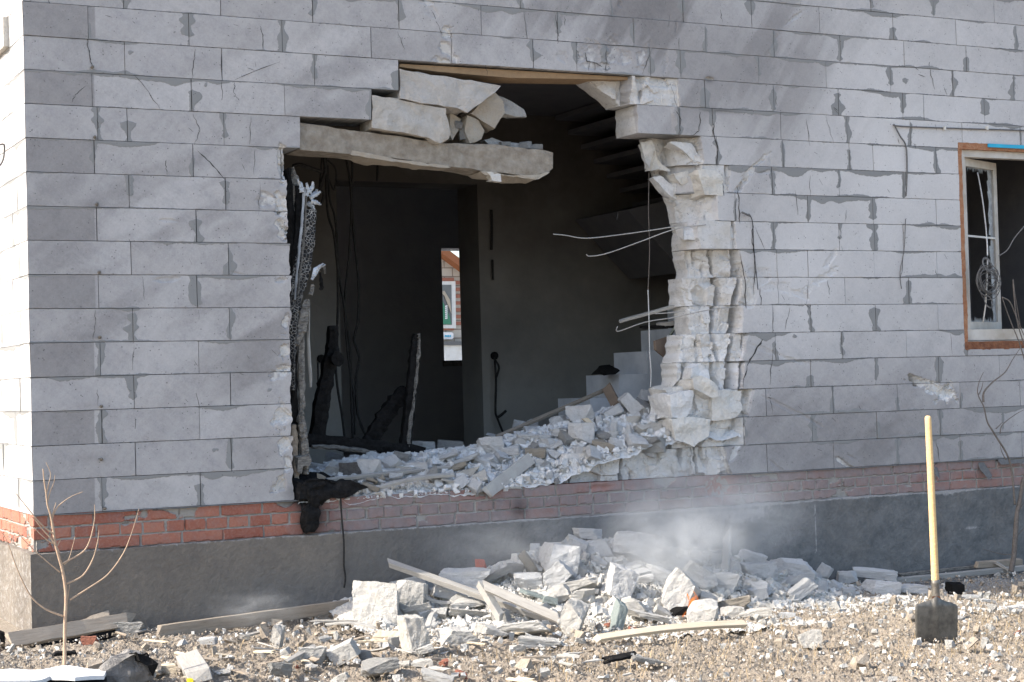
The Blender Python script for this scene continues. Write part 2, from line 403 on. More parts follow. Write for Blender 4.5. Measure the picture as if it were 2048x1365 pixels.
# ------------------------------------------------------------------ chunk shapes
def chunk_mesh(seed, cuts=7, sub=2, rough=.03, sy=.8, blocky=.5):
    rg = random.Random(seed); bm = bmesh.new(); bmesh.ops.create_cube(bm, size=1.0)
    for i in range(cuts):
        if rg.random() < blocky:
            ax = rg.choice(((1, 0, 0), (0, 1, 0), (0, 0, 1))); n = Vector([a*rg.choice((-1, 1)) for a in ax])+Vector([rg.gauss(0, .28) for _ in range(3)])
            off = rg.uniform(.30, .46)
        else:
            n = Vector([rg.gauss(0, 1) for _ in range(3)]); off = rg.uniform(.36, .56)
        n.normalize()
        bmesh.ops.bisect_plane(bm, geom=bm.verts[:]+bm.edges[:]+bm.faces[:], plane_co=n*off, plane_no=n, clear_outer=True)
        es = [e for e in bm.edges if e.is_boundary]
        if es: bmesh.ops.holes_fill(bm, edges=es, sides=0)
    bmesh.ops.triangulate(bm, faces=bm.faces[:])
    for k in range(sub):
        lens = sorted(e.calc_length() for e in bm.edges); th = (.34, .17, .085, .045)[k]
        bmesh.ops.subdivide_edges(bm, edges=[e for e in bm.edges if e.calc_length() > th], cuts=1, use_grid_fill=False)
        bmesh.ops.triangulate(bm, faces=bm.faces[:])
    bm.normal_update()
    s = Vector((seed*3.1, seed*1.7, 0))
    for v in bm.verts:
        nn = mnoise.noise(v.co*4+s)*1.6+mnoise.noise(v.co*9+s)*.9+mnoise.noise(v.co*21+s)*.5
        v.co += v.normal*nn*rough
    xs = [[v.co[i] for v in bm.verts] for i in range(3)]
    lo = [min(a) for a in xs]; hi = [max(a) for a in xs]
    for v in bm.verts:
        for i in range(3): v.co[i] = (v.co[i]-lo[i])/(hi[i]-lo[i])-.5
    bmesh.ops.recalc_face_normals(bm, faces=bm.faces)
    me = bpy.data.meshes.new('chunk'); bm.to_mesh(me); bm.free(); return me
BIG = [(i*13+5, 5+i % 3, .45+.1*(i % 4)) for i in range(46)]
_bigc = {}; _bign = [0]
def bigmesh(mt, i=None):
    if i is None: i = _bign[0]; _bign[0] += 1
    i = i % len(BIG); key = (i, mt)
    if key not in _bigc:
        s, c, bl = BIG[i]; me = chunk_mesh(s, c, 4, .022, blocky=bl); me.materials.append(M[mt]); _bigc[key] = me
    return _bigc[key]
_smc = {}
def smallmesh(mt, i):
    i = i % 26; key = (i, mt)
    if key not in _smc:
        me = chunk_mesh(900+i*7, 5+i % 3, 2, .03, blocky=.4); me.materials.append(M[mt]); _smc[key] = me
    return _smc[key]
CB = Matrix(((CR[0], CF[0], 0), (CR[1], CF[1], 0), (0, 0, 1)))
def chunk(u0, v0, u1, v1, where, mt='chunk', label=None, group=None, roll=0.0, thick=.8, idx=None, name='concrete_chunk', cat='rubble', yawj=None, parent=None, small=False):
    """where: a number = distance y of its middle plane; 'g' = resting on the ground"""
    uc, vc = (u0+u1)/2, (v0+v1)/2
    if where == 'g': p = Vector(atG(uc, v1-.12*(v1-v0))); y = p.y
    else: y = where
    c = Vector(atY(uc, vc, y)); k = pxm(c)
    sx, sz = (u1-u0)/k, (v1-v0)/k
    ca, sa = abs(math.cos(roll)), abs(math.sin(roll))
    if roll:
        if abs(ca*ca-sa*sa) > .15:
            ax = (sx*ca-sz*sa)/(ca*ca-sa*sa); az = (sz*ca-sx*sa)/(ca*ca-sa*sa)
            if ax > .25*sx and az > .25*sz: sx, sz = ax, az
    me = smallmesh(mt, idx if idx is not None else random.randrange(99)) if small else bigmesh(mt, idx)
    o = bpy.data.objects.new(name, me); col.objects.link(o)
    th = thick*.5*(sx+sz)
    yj = random.uniform(-.25, .25) if yawj is None else yawj
    rot = Matrix.Rotation(-YAW+yj, 4, 'Z') @ Matrix.Rotation(roll, 4, 'Y')
    flip = Matrix.Rotation(math.pi*random.choice((0, 1)), 4, 'Y') if random.random() < .5 else Matrix.Identity(4)
    o.matrix_world = Matrix.Translation(c) @ rot @ flip @ Matrix.Diagonal((sx*1.12, th*1.1, sz*1.12, 1))
    if parent is not None:
        o.parent = parent
    return setp(o, label, cat if label else None, group)
exec_after = []
# ================================================================== THE HOUSE
house = empty('house', (0, 0, -.7), label='grey block house with a huge blast hole through its front wall', cat='house')
def hp(o):
    """parent under the house keeping world position"""
    o.parent = house; o.matrix_parent_inverse = Matrix.Translation((0, 0, .7)); return o
T = .30
PROF = {  # row: list of (u_top, u_bottom, depth, fresh)
13: [(1158,1236,.30,1),(1162,1240,.14,1),(1236,1241,.12,1),(1237,1242,.13,0),(1262,1258,.03,0),(1264,1260,.022,1),(1350,1356,.018,1),(1358,1358,0,0)],
12: [(1256,1272,.30,1),(1260,1274,.20,1),(1274,1276,.012,0),(1340,1344,.01,.0),(1346,1358,0,0)],
11: [(1280,1297,.30,1),(1284,1300,.26,1),(1302,1330,.20,1),(1345,1345,.24,1),(1352,1350,.14,1),(1386,1403,.09,1),(1402,1407,0,0)],
10: [(1300,1326,.30,1),(1306,1340,.26,1),(1340,1353,.22,1),(1354,1355,.16,0),(1393,1402,.13,0),(1404,1410,.012,1),(1447,1449,.005,1),(1450,1452,.03,1),(1462,1458,0,0)],
9: [(1328,1344,.30,1),(1340,1350,.22,1),(1400,1372,.17,1),(1402,1400,.09,1),(1426,1430,.03,.4),(1434,1436,.0,.0)],
8: [(1347,1362,.30,1),(1351,1366,.24,1),(1372,1375,.18,1),(1376,1378,.1,0),(1392,1396,.06,0),(1397,1399,.008,.7),(1460,1462,.004,.8),(1465,1466,.03,1),(1470,1470,0,0)],
7: [(1360,1366,.30,1),(1366,1372,.17,1),(1412,1424,.11,1),(1415,1428,.22,1),(1420,1431,.09,1),(1458,1462,.07,1),(1461,1468,.16,1),(1474,1486,.03,1),(1480,1493,0,0)],
6: [(1359,1362,.30,1),(1362,1366,.13,1),(1390,1388,.09,1),(1426,1429,.1,1),(1429,1432,.22,1),(1437,1441,.08,1),(1474,1460,.03,1),(1478,1474,.16,1),(1482,1478,.02,1),(1505,1500,.012,1),(1540,1508,0,0)],
5: [(1368,1376,.30,1),(1372,1380,.12,1),(1422,1418,.08,1),(1430,1421,.22,1),(1433,1424,.08,1),(1460,1455,.06,1),(1463,1458,.17,1),(1472,1464,.1,1),(1478,1474,.03,1),(1488,1486,.0,0)],
4: [(1358,1349,.30,1),(1364,1352,.12,1),(1400,1400,.05,1),(1422,1430,.04,1),(1424,1432,.13,1),(1432,1436,.05,1),(1460,1450,.03,1),(1463,1455,.16,1),(1467,1460,.05,1),(1484,1480,.03,.6),(1500,1484,0,0)],
3: [(1348,1350,.30,1),(1352,1356,.1,1),(1420,1422,.06,1),(1424,1425,.13,1),(1430,1430,.06,1),(1450,1450,.05,1),(1455,1456,.17,1),(1460,1462,.08,0),(1480,1478,.07,0),(1484,1482,.15,1),(1490,1486,0,0)],
2: [(1338,1336,.30,1),(1342,1340,.08,1),(1380,1384,.03,1),(1386,1388,.05,1),(1416,1418,.06,1),(1420,1420,.14,1),(1426,1424,.05,1),(1488,1480,.03,1),(1500,1490,.03,1),(1510,1496,0,0)],
1: [(1336,1335,.30,1),(1340,1338,.05,1),(1418,1390,.04,1),(1420,1396,.12,1),(1426,1402,.05,1),(1470,1462,.05,1),(1488,1488,.01,.6),(1490,1490,0,0)],
0: [(1128,1108,.30,1),(1132,1112,.1,1),(1200,1190,.06,1),(1238,1238,.04,1),(1241,1241,.13,1),(1244,1244,.06,1),(1310,1350,.05,1),(1388,1388,.07,1),(1391,1391,.14,1),(1394,1394,.07,1),(1440,1455,.04,1),(1448,1464,0,0)]}
ULEFT = {13: 797, 12: 743, 11: 600, 10: 570, 9: 575, 8: 575, 7: 579, 6: 581, 5: 581, 4: 581, 3: 582, 2: 584, 1: 585, 0: 586}
JOINTS = {
17: [250, 470, 690, 905, 1110, 1290, 1480, 1600, 1741, 1866, 1988],
16: [180, 330, 560, 779, 911, 1040, 1222, 1366, 1503, 1639, 1786, 1911.8, 2033],
15: [60, 247, 441, 625, 797.6, 962, 1115, 1267, 1410.6, 1547.7, 1680.5, 1808, 1932, 2046],
14: [176, 377.6, 564, 742, 904, 1066, 1153, 1213, 1300.7, 1361, 1517, 1652, 1780.6, 1905.5, 2027],
13: [249.5, 444, 629, 797, 1409.7, 1547, 1677, 1805.8, 1847.5, 1969],
12: [184, 383, 569, 743, 1359, 1425, 1561.5, 1694, 1820.6, 1924, 2040],
11: [195, 254.6, 447.7, 1434, 1566, 1699, 1746, 1872],
10: [188.6, 386, 567, 1544, 1678, 1806.7],
9: [258, 451, 1470.6, 1615.7, 1746, 1872.6],
8: [193.5, 392.5, 1547, 1678.6, 1749, 1807],
7: [262, 457, 1554, 1615.7, 1748, 1874],
6: [197, 394, 1557, 1690, 1817.6],
5: [266, 459, 1545, 1621.5, 1751, 1876],
4: [200.5, 397.5, 1551, 1683.5, 1812.8],
3: [268, 461, 1621.5, 1751, 1877.5, 1999],
2: [204, 399, 1532, 1665.7, 1795, 1920.5, 2040],
1: [271, 462.7, 1489, 1624.5, 1753.7, 1880, 2005],
0: [204, 401, 1240.6, 1390, 1534.5, 1667.6, 1795.5, 1921, 2044]}
XR = 8.9                                 # how far the front wall runs to the right
WIN_U = (1926, 2300); WIN_Z = (None, None)
winx0 = XatU(1922, 1.8); winz1 = float(atY(1922, 287)[2]); winz0 = float(atY(1926, 698)[2]); winx1 = winx0+1.35
GOUGE = [  # u, v, half width, half height, angle, depth
 (1868, 776, 62, 11, 20, .035), (1894, 793, 22, 19, 0, .04), (1838, 766, 26, 7, 5, .03),
 (1512, 330, 34, 5, -35, .014), (1496, 352, 40, 6, -48, .016), (1530, 345, 22, 3, -10, .006),
 (893, 100, 14, 36, -20, .012), (893, 128, 34, 12, 8, .014), (893, 66, 12, 12, 10, .02), (868, 30, 10, 26, -28, .006), (860, 5, 16, 10, 0, .01),
 (545, 398, 26, 17, 0, .012), (560, 410, 14, 24, 0, .03), (566, 330, 10, 34, 0, .03), (565, 458, 12, 22, 0, .025), (560, 560, 12, 6, 0, .01),
 (568, 700, 15, 22, 10, .02), (560, 742, 20, 14, -20, .02), (572, 640, 8, 18, 0, .015), (565, 835, 14, 28, 10, .02), (568, 885, 12, 18, 0, .02), (562, 970, 20, 18, 0, .018), (575, 930, 8, 18, 0, .015),
 (1450, 968, 34, 5, 0, .02), (1470, 905, 30, 6, -55, .012), (1530, 700, 60, 5, 18, .004), (1590, 722, 40, 5, 14, .006), (1690, 928, 26, 5, 28, .012), (1700, 935, 16, 4, 30, .012), (1700, 912, 22, 2.5, 30, .006),
 (1620, 840, 46, 3.5, 26, .006), (1570, 815, 50, 4, 24, .005), (1550, 930, 30, 4, 38, .006), (1420, 940, 16, 34, 20, .05), (1335, 940, 30, 26, 30, .03), (1290, 930, 26, 24, 0, .03),
 (1180, 935, 40, 24, 10, .03), (1180, 110, 22, 26, 12, .009), (1226, 110, 20, 28, -12, .009), (1200, 132, 30, 10, 0, .009), (1285, 120, 12, 30, 20, .009), (1330, 130, 6, 40, 12, .008), (1590, 35, 26, 4, -35, .008), (1545, 90, 26, 4, -55, .005),
 (1250, 108, 14, 20, 0, .01), (1130, 115, 14, 20, 5, .008), (1640, 560, 40, 10, -30, .01), (1600, 590, 34, 8, 25, .008), (1660, 520, 24, 7, -50, .008), (1560, 575, 34, 14, 0, .006), (1520, 560, 24, 20, 0, .008), (1500, 600, 16, 20, 0, .008),
 (1418, 158, 9, 4, 0, .02), (480, 548, 18, 4, 10, .006), (330, 441, 22, 3, 3, .006), (330, 560, 26, 5, -6, .008), (1240, 8, 5, 7, 0, .008), (1340, 40, 4, 26, 10, .006), (1352, 55, 3, 14, 12, .008), (1300, 90, 3, 16, 8, .006), (1540, 330, 4, 20, 0, .004)]
_g = []
for (u, v, a, b, an, d) in GOUGE:
    p = atY(u, v); k = pxm(p); _g.append((p[0], p[2], 1.15*a/k/.88, 1.2*b/k, -R_(an), d))
def gouges(x, z):
    D = np.zeros_like(x)
    for i, (gx, gzz, a, b, an, d) in enumerate(_g):
        m_ = (abs(x-gx) < max(a, b)*1.7) & (abs(z-gzz) < max(a, b)*1.7)
        if not m_.any(): continue
        xx = x[m_]-gx; zz = z[m_]-gzz
        p = (xx*math.cos(an)+zz*math.sin(an))/a; q = (-xx*math.sin(an)+zz*math.cos(an))/b
        rr = np.sqrt(p*p+q*q)+1.9*(fbm(x[m_]*13, z[m_]*17, 31+i, 4)-.5)+.12
        val = np.clip((1-rr)*2.2, 0, 1)*d*(.6+.7*fbm(x[m_]*25, z[m_]*25, 5, 3))
        D[m_] = np.maximum(D[m_], val)
    return D
def smear(x, z, r, jx, z0, z1, seed):
    """signed mortar field: >0 where mortar is smeared over the face"""
    mo = np.full(x.shape, -1.0)
    rg = random.Random(seed*101+r)
    for j in jx:
        q = rg.random()
        if q < .38: continue
        wmax = .018+.035*rg.random(); c = rg.uniform(0, 1); sp = rg.uniform(.35, .9)
        tt = (z-z0)/(z1-z0)
        w_ = wmax*(.35+.75*vn(z*31, x*0+j*7, 3))
        w_ = w_*np.clip((sp-abs(tt-c))*13, 0, 1)
        off = (vn(z*12, x*0+j, 9)-.5)*.03
        sd_ = np.where(x > j, .25+1.3*vn(z*17, x*0+j*5, 44), .25+1.3*vn(z*15, x*0+j*9, 45))
        mo = np.maximum(mo, np.clip((w_*sd_-abs(x-j-off))/.012, -1, 1))
    t_ = np.clip(fbm(x*1.7, x*0+r*3.1, 21, 3)-.50, 0, 1)*.17*(.4+.9*vn(x*11, x*0+r, 8))
    mo = np.maximum(mo, np.clip((t_-(z1-z))/.012, -1, 1))
    t_ = np.clip(fbm(x*1.9, x*0+r*5.7, 27, 3)-.56, 0, 1)*.10*(.4+.9*vn(x*13, x*0+r, 18))
    mo = np.maximum(mo, np.clip((t_-(z-z0))/.012, -1, 1))
    # isolated dabs
    cid, dd, _, _ = cells(x*2.3, z*3.5+r*7, 77)
    rad = np.where(cid > .86, .12*(cid-.80)*5, 0)
    mo = np.maximum(mo, np.clip((rad-dd*1.0-.10*(fbm(x*30, z*30, 3, 2)))/.06, -1, 1))
    return mo+.9*(fbm(x*55, z*55, 13, 3)-.5)
def block_row(r, z0, z1, x0, x1, jx, dx, nz, hole=None, prof=None, win=None, seed=0, gg=True, side=False):
    g = .0017; xs = list(np.arange(x0, x1, dx))+[x1]
    xs = [x for x in xs if all(abs(x-j) > dx*.7 for j in jx)]
    gro = {}
    for j in jx:
        if x0+.02 < j < x1-.02:
            hw = .0013+.0022*random.Random(int(j*997)+r).random()
            for o_, d_ in ((-hw, 0), (-hw+.0006, 1), (hw-.0006, 1), (hw, 0)):
                xs.append(j+o_); gro[round(j+o_, 5)] = d_
    xs = np.array(sorted(xs)); isg = np.array([gro.get(round(a, 5), 0) for a in xs], float)
    zs = np.concatenate([[z0+g], np.linspace(z0+g, z1-g, nz), [z1-g]])
    X, Z = np.meshgrid(xs, zs); G = np.tile(isg, (len(zs), 1)); t = (Z-z0)/(z1-z0)
    D = np.zeros_like(X); fresh = np.zeros_like(X); keep = np.ones(X.shape, bool)
    # block id -> tone and small proud/recess
    bid = np.searchsorted(np.array(sorted(jx)), X)
    rg = random.Random(r*31+seed); tones = np.array([rg.random() for _ in range(len(jx)+2)])
    off = np.array([rg.uniform(-.0022, .0022) for _ in range(len(jx)+2)]); tx = np.array([rg.uniform(-.002, .002) for _ in range(len(jx)+2)])
    tone = .66+.3*tones[bid]
    D += off[bid]+tx[bid]*(t-.5)*2+.0012*(fbm(X*5, Z*5, r, 3)-.5)
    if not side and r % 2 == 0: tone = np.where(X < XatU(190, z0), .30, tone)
    if gg:
        gd = gouges(X, Z); D += gd; fresh = np.clip(gd*52, 0, 1)
    # chipped arrises
    ed = np.minimum(Z-z0, z1-Z); ch = np.clip(.006*(vn(X*30, Z*0+r, 2)**3)-ed, 0, .006); D += ch*.8
    if prof is not None:
        n = len(prof); XT = []; DT = []
        zz = zs; tt = (zz-z0)/(z1-z0)
        lim = None; XK = np.zeros((n, len(zz))); DK = np.zeros((n, len(zz)))
        for k in range(n-1, -1, -1):
            ut, ub, d, fr = prof[k]
            wig = 1.0 if 0 < k else 1.6
            uu = ub+(ut-ub)*tt+wig*3.6*(fbm(zz*17, zz*0+k*5+r, 61, 2)-.5)*2
            fis_ = 0 < k < n-1 and d > prof[k-1][2]+.03 and d > prof[k+1][2]+.03
            xa = np.array([XatU(a, b, prof[k+1][2] if fis_ else d) for a, b in zip(uu, zz)])
            dk = np.full(len(zz), d)
            if fis_:
                xa = np.minimum(xa, lim-.004); XK[k] = xa; DK[k] = dk; lim = xa-.006; continue
            if lim is not None:
                bad = xa > lim-.003
                xa0 = np.array([XatU(a, b, 0) for a, b in zip(uu, zz)])
                slope = (xa-xa0)/max(d, 1e-6)
                dk = np.where(bad, np.clip((lim-.003-xa0)/np.maximum(slope, 1e-6), 0, d), dk); xa = np.where(bad, lim-.003, xa)
            XK[k] = xa; DK[k] = dk; lim = xa
        xin = XK[0]
        xlz = np.array([XatU(ULEFT[r], a) for a in zs])+(.030 if r < 11 else .004)*(fbm(zs*17, zs*0+r*9, 88, 3)-.5)
        c1 = int(np.searchsorted(xs, XK[-1].max()+.02)); c0 = int(np.searchsorted(xs, xin.min())); cL = int(np.searchsorted(xs, xlz.max()))
        for i in range(len(zz)):
            X[i, c0:c1+1] = xin[i]+(xs[c0:c1+1]-xs[c0])*(xs[c1]-xin[i])/(xs[c1]-xs[c0])
            X[i, cL-14:cL] = xs[cL-14]+(xs[cL-14:cL]-xs[cL-14])*(xlz[i]-xs[cL-14])/(xs[cL-1]-xs[cL-14])
        for i in range(len(zz)):
            row = X[i]; outer = (row <= XK[-1][i]) & (row > .5*(xin[i]+xlz[i]))
            dd = np.interp(row, XK[:, i], DK[:, i]); ff = np.interp(row, XK[:, i], [p[3] for p in prof])
            D[i] = np.where(outer, np.maximum(D[i], dd), D[i]); fresh[i] = np.where(outer, np.maximum(fresh[i]*(ff > .3), ff), fresh[i])
        fm = np.clip((D-.006)/.02, 0, 1)*fresh
        cid, dd, ax, az = cells(X*9+r*3.3, Z*10, 40+r); c2, d2, bx, bz = cells(X*26, Z*26+r, 50+r)
        wx_, wz_ = X+.012*(fbm(X*14, Z*14, 71, 3)-.5), Z+.012*(fbm(X*14, Z*14, 75, 3)-.5)
        cid, dd, ax, az = cells(wx_*8+r*3.3, wz_*9, 40+r); c3, d3, _, _ = cells(wx_*13+2.2, wz_*4+r*1.7, 90+r)
        fis = np.clip((fbm(wx_*11+r, wz_*3.2, 99+r, 3)-.60)*9, 0, 1)
        D += fm*((cid-.5)*.022+(ax*(cid-.4)+az*(cid*7 % 1-.5))*.055+(bx*(c2-.5)+bz*(c2*7 % 1-.5))*.012+.008*(fbm(X*50, Z*50, 9, 4)-.5)+.045*fis*(c3 > .5)+(c3-.5)*.012)
        D = np.maximum(D, 0*D-.004)
        keep[:, cL+1:c0-1] = False
        X[:, cL] = xlz+.004; X[:, c0-1] = xin-.002; D[:, cL] = T; D[:, c0-1] = T
    if win is not None:
        wx0, wx1, wz0, wz1 = win
        if z0 < wz1 and z1 > wz0:
            inside = (X > wx0) & (X < wx1) & (Z > wz0) & (Z < wz1)
            keep &= ~inside
    D = np.where(G > 0, D+.016, D)
    return xs, zs, X, Z, D, fresh, keep, tone, bid
def courses(name, rows, frame, dx, nz, mat, hi=None):
    """join rows into one mesh; each row folds back into its bed joints"""
    o_, ax, inn = [np.array(a, float) for a in frame]
    VV = []; FF = []; A = {'fresh': [], 'mortar': [], 'tone': [], 'pale': [], 'soot': [], 'dust': []}; base = 0
    data = [block_row(**{k: v for k, v in rw.items() if k not in ('mseed', 'extra')}, dx=dx, nz=nz) for rw in rows]
    for q, (rw, dt) in enumerate(zip(rows, data)):
        xs, zs, X, Z, D, fresh, keep, tone, bid = dt
        mo = smear(X, Z, rw['r'], rw['jx'], rw['z0'], rw['z1'], rw.get('mseed', 1))
        mo = np.where((fresh > .4), -1, mo)
        for side_, nbq in ((0, q-1), (-1, q+1)):
            back = np.full(X.shape[1], .018)
            if 0 <= nbq < len(rows):
                e = data[nbq]; en = -1 if side_ == 0 else 0; ex = e[2][en]; ekeep = e[6][en]; eD = e[4][en]
                kk = np.interp(X[side_], ex, (~ekeep).astype(float)) > .5
                dn = np.interp(X[side_], ex, np.where(ekeep, eD, 0))
                back = np.where(kk, T, np.maximum(back, dn+.02))
            in1 = 1 if side_ == 0 else -2
            X[side_] = X[in1]; keep[side_] = keep[in1]
            D[side_] = np.where(D[in1] > T-.01, T, np.minimum(np.maximum(D[in1]+.018, back), T))
        S = rw.get('extra') or {}
        pale = S['pale'](X, Z) if 'pale' in S else 0*X
        if rw.get('gg', True): pale = np.clip(pale, 0, .79); pale = np.maximum(pale, gauss(X, Z, 1880, 782, 60, 32, 1.6).clip(0, 1)*(D > .008)); pale = np.maximum(pale, (gauss(X, Z, 1420, 740, 110, 260, 1.3).clip(0, .96)-.12*(fbm(X*9, Z*9, 61, 4) > .55))*(D > .010)*(X < XatU(1510, 1)))
        soot = S['soot'](X, Z) if 'soot' in S else 0*X
        if 'tone' in S: tone = tone*S['tone'](X, Z)
        P = o_[None, None]+X[..., None]*ax+D[..., None]*inn+np.array([0, 0, 1.])*Z[..., None]
        P = P-mo.clip(0, 1)[..., None]*.0012*inn
        nzz, nxx = X.shape
        idx = np.arange(nzz*nxx).reshape(nzz, nxx)+base
        a, b, c, d = idx[:-1, :-1], idx[:-1, 1:], idx[1:, 1:], idx[1:, :-1]
        kq = keep[:-1, :-1] & keep[:-1, 1:] & keep[1:, 1:] & keep[1:, :-1]
        FF.append(np.stack([a[kq], b[kq], c[kq], d[kq]], 1)); VV.append(P.reshape(-1, 3)); base += nzz*nxx
        for k_, v_ in (('fresh', fresh), ('mortar', mo), ('tone', tone), ('pale', pale), ('soot', soot)): A[k_].append(np.broadcast_to(v_, X.shape).ravel())
    del A['dust']
    V = np.concatenate(VV); F = np.concatenate(FF)
    used = np.zeros(len(V), bool); used[F.ravel()] = True; mp = np.cumsum(used)-1
    return npmesh(name, V[used], mp[F], attrs={k: np.concatenate(v)[used] for k, v in A.items()})
def gauss(X, Z, u, v, a, b, amp=1.0):
    p = atY(u, v); k = pxm(p); return amp*np.exp(-((X-p[0])/(a/k))**2-((Z-p[2])/(b/k))**2)
def tonemap(X, Z):
    t = np.ones_like(X)
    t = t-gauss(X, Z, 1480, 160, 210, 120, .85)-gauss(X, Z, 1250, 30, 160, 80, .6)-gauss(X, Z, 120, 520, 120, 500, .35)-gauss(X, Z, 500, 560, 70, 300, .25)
    t = t-gauss(X, Z, 1700, 900, 420, 130, .75)-gauss(X, Z, 500, 880, 60, 100, .3)
    q = X*.82-Z*.57; p_ = X*.57+Z*.82          # smoke licks running up to the right of the hole
    st = np.clip((fbm(q*7, p_*1.1, 201, 4)-.42)*4, 0, 1)
    t = t-st*(gauss(X, Z, 1500, 130, 330, 220, .75)+gauss(X, Z, 1150, 30, 420, 70, .5))
    q2 = X*.9+Z*.42; p2 = -X*.42+Z*.9
    st2 = np.clip((fbm(q2*1.4, p2*6, 231, 4)-.45)*4, 0, 1)
    t = t-st2*(gauss(X, Z, 300, 480, 330, 260, .55)+gauss(X, Z, 540, 620, 110, 380, .4)+gauss(X, Z, 700, 170, 260, 120, .5)+gauss(X, Z, 1650, 860, 400, 130, .5))
    return t.clip(0, 1)
def palemap(X, Z):
    return (gauss(X, Z, 1820, 330, 330, 300, .75)+gauss(X, Z, 1600, 560, 140, 130, .5)+gauss(X, Z, 1430, 500, 60, 260, .5)).clip(0, 1)*(.7+.5*fbm(X*2, Z*2, 5, 4))
def sootmap(X, Z):
    s = gauss(X, Z, 590, 985, 26, 20, .5)+gauss(X, Z, 1418, 160, 12, 7, .5)+gauss(X, Z, 1440, 222, 40, 6, .4)
    for v in (410, 545, 675, 813, 918): s = s+gauss(X, Z, 180, v-2, 34, 8, .16)
    return s.clip(0, 1)
ex = {'tone': tonemap, 'pale': palemap, 'soot': sootmap}
rows = []
for r in range(0, 19):
    z0, z1 = r*H, (r+1)*H
    if r == 18: jx = [XatU(u, z0) for u in range(100, 2050, 170)]
    else: jx = [float(XatU(u, z0+H/2)) for u in JOINTS[r]]
    while jx[-1]+.6 < XR: jx.append(jx[-1]+.603)
    rows.append(dict(r=r, z0=z0, z1=z1, x0=0.0, x1=XR, jx=jx, prof=PROF.get(r), win=(winx0, winx1, winz0, winz1), extra=ex))
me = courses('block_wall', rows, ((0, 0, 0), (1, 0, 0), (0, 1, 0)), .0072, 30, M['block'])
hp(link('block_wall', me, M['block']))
# side wall, facing the sun
rows = []
for r in range(0, 19):
    z0, z1 = r*H, (r+1)*H; rg = random.Random(r+50)
    j0 = (.30 if r % 2 else .42)+rg.uniform(-.05, .05); jx = [-(j0+.603*k) for k in range(5)][::-1]
    rows.append(dict(r=r, z0=z0, z1=z1, x0=-2.6, x1=0.0, jx=jx, seed=9, gg=False, side=True, mseed=5, extra={'pale': lambda X, Z: .1+0*X, 'tone': lambda X, Z: 1+0*X}))
me = courses('side_wall', rows, ((0, 0, 0), (0, -1, 0), (1, 0, 0)), .014, 14, M['block'])
hp(link('side_wall', me, M['block']))
# bodies behind the faces and the rest of the shell
ac = Acc(); hx0 = XatU(575, 1.2)
zt = 19*H
box(ac, (.14, .14, -.9), (hx0-.10, T, 14*H)); box(ac, (.14, .14, 14*H+.02), (XR, T, zt)); box(ac, (.14, T+.002, -.9), (T, 9.0, zt+3))
box(ac, (XatU(1530, 1)+.03, .14, -.9), (winx0-.01, T, 14*H)); box(ac, (winx0-.008, .142, -.9), (winx1, T-.002, winz0-.01)); box(ac, (winx1+.002, .14, -.9), (XR, T, 14*H)); box(ac, (winx0-.008, .142, winz1+.01), (winx1, T-.002, 14*H+.018))
hp(link('wall_core', ac.mesh('wall_core'), M['recess_dark']))
ac = Acc(); box(ac, (0.0, 0, zt+.002), (XR, T, zt+3.0)); box(ac, (0, T+.003, zt+3.002), (XR, 9, zt+3.2)); box(ac, (-.5, -.45, zt+3.21), (XR+.3, 9.2, zt+3.4))  # unseen upper storey and roof, height set for the shadow they cast
hp(link('unseen_upper_wall', ac.mesh('unseen_upper_wall'), M['chunk_cool']))
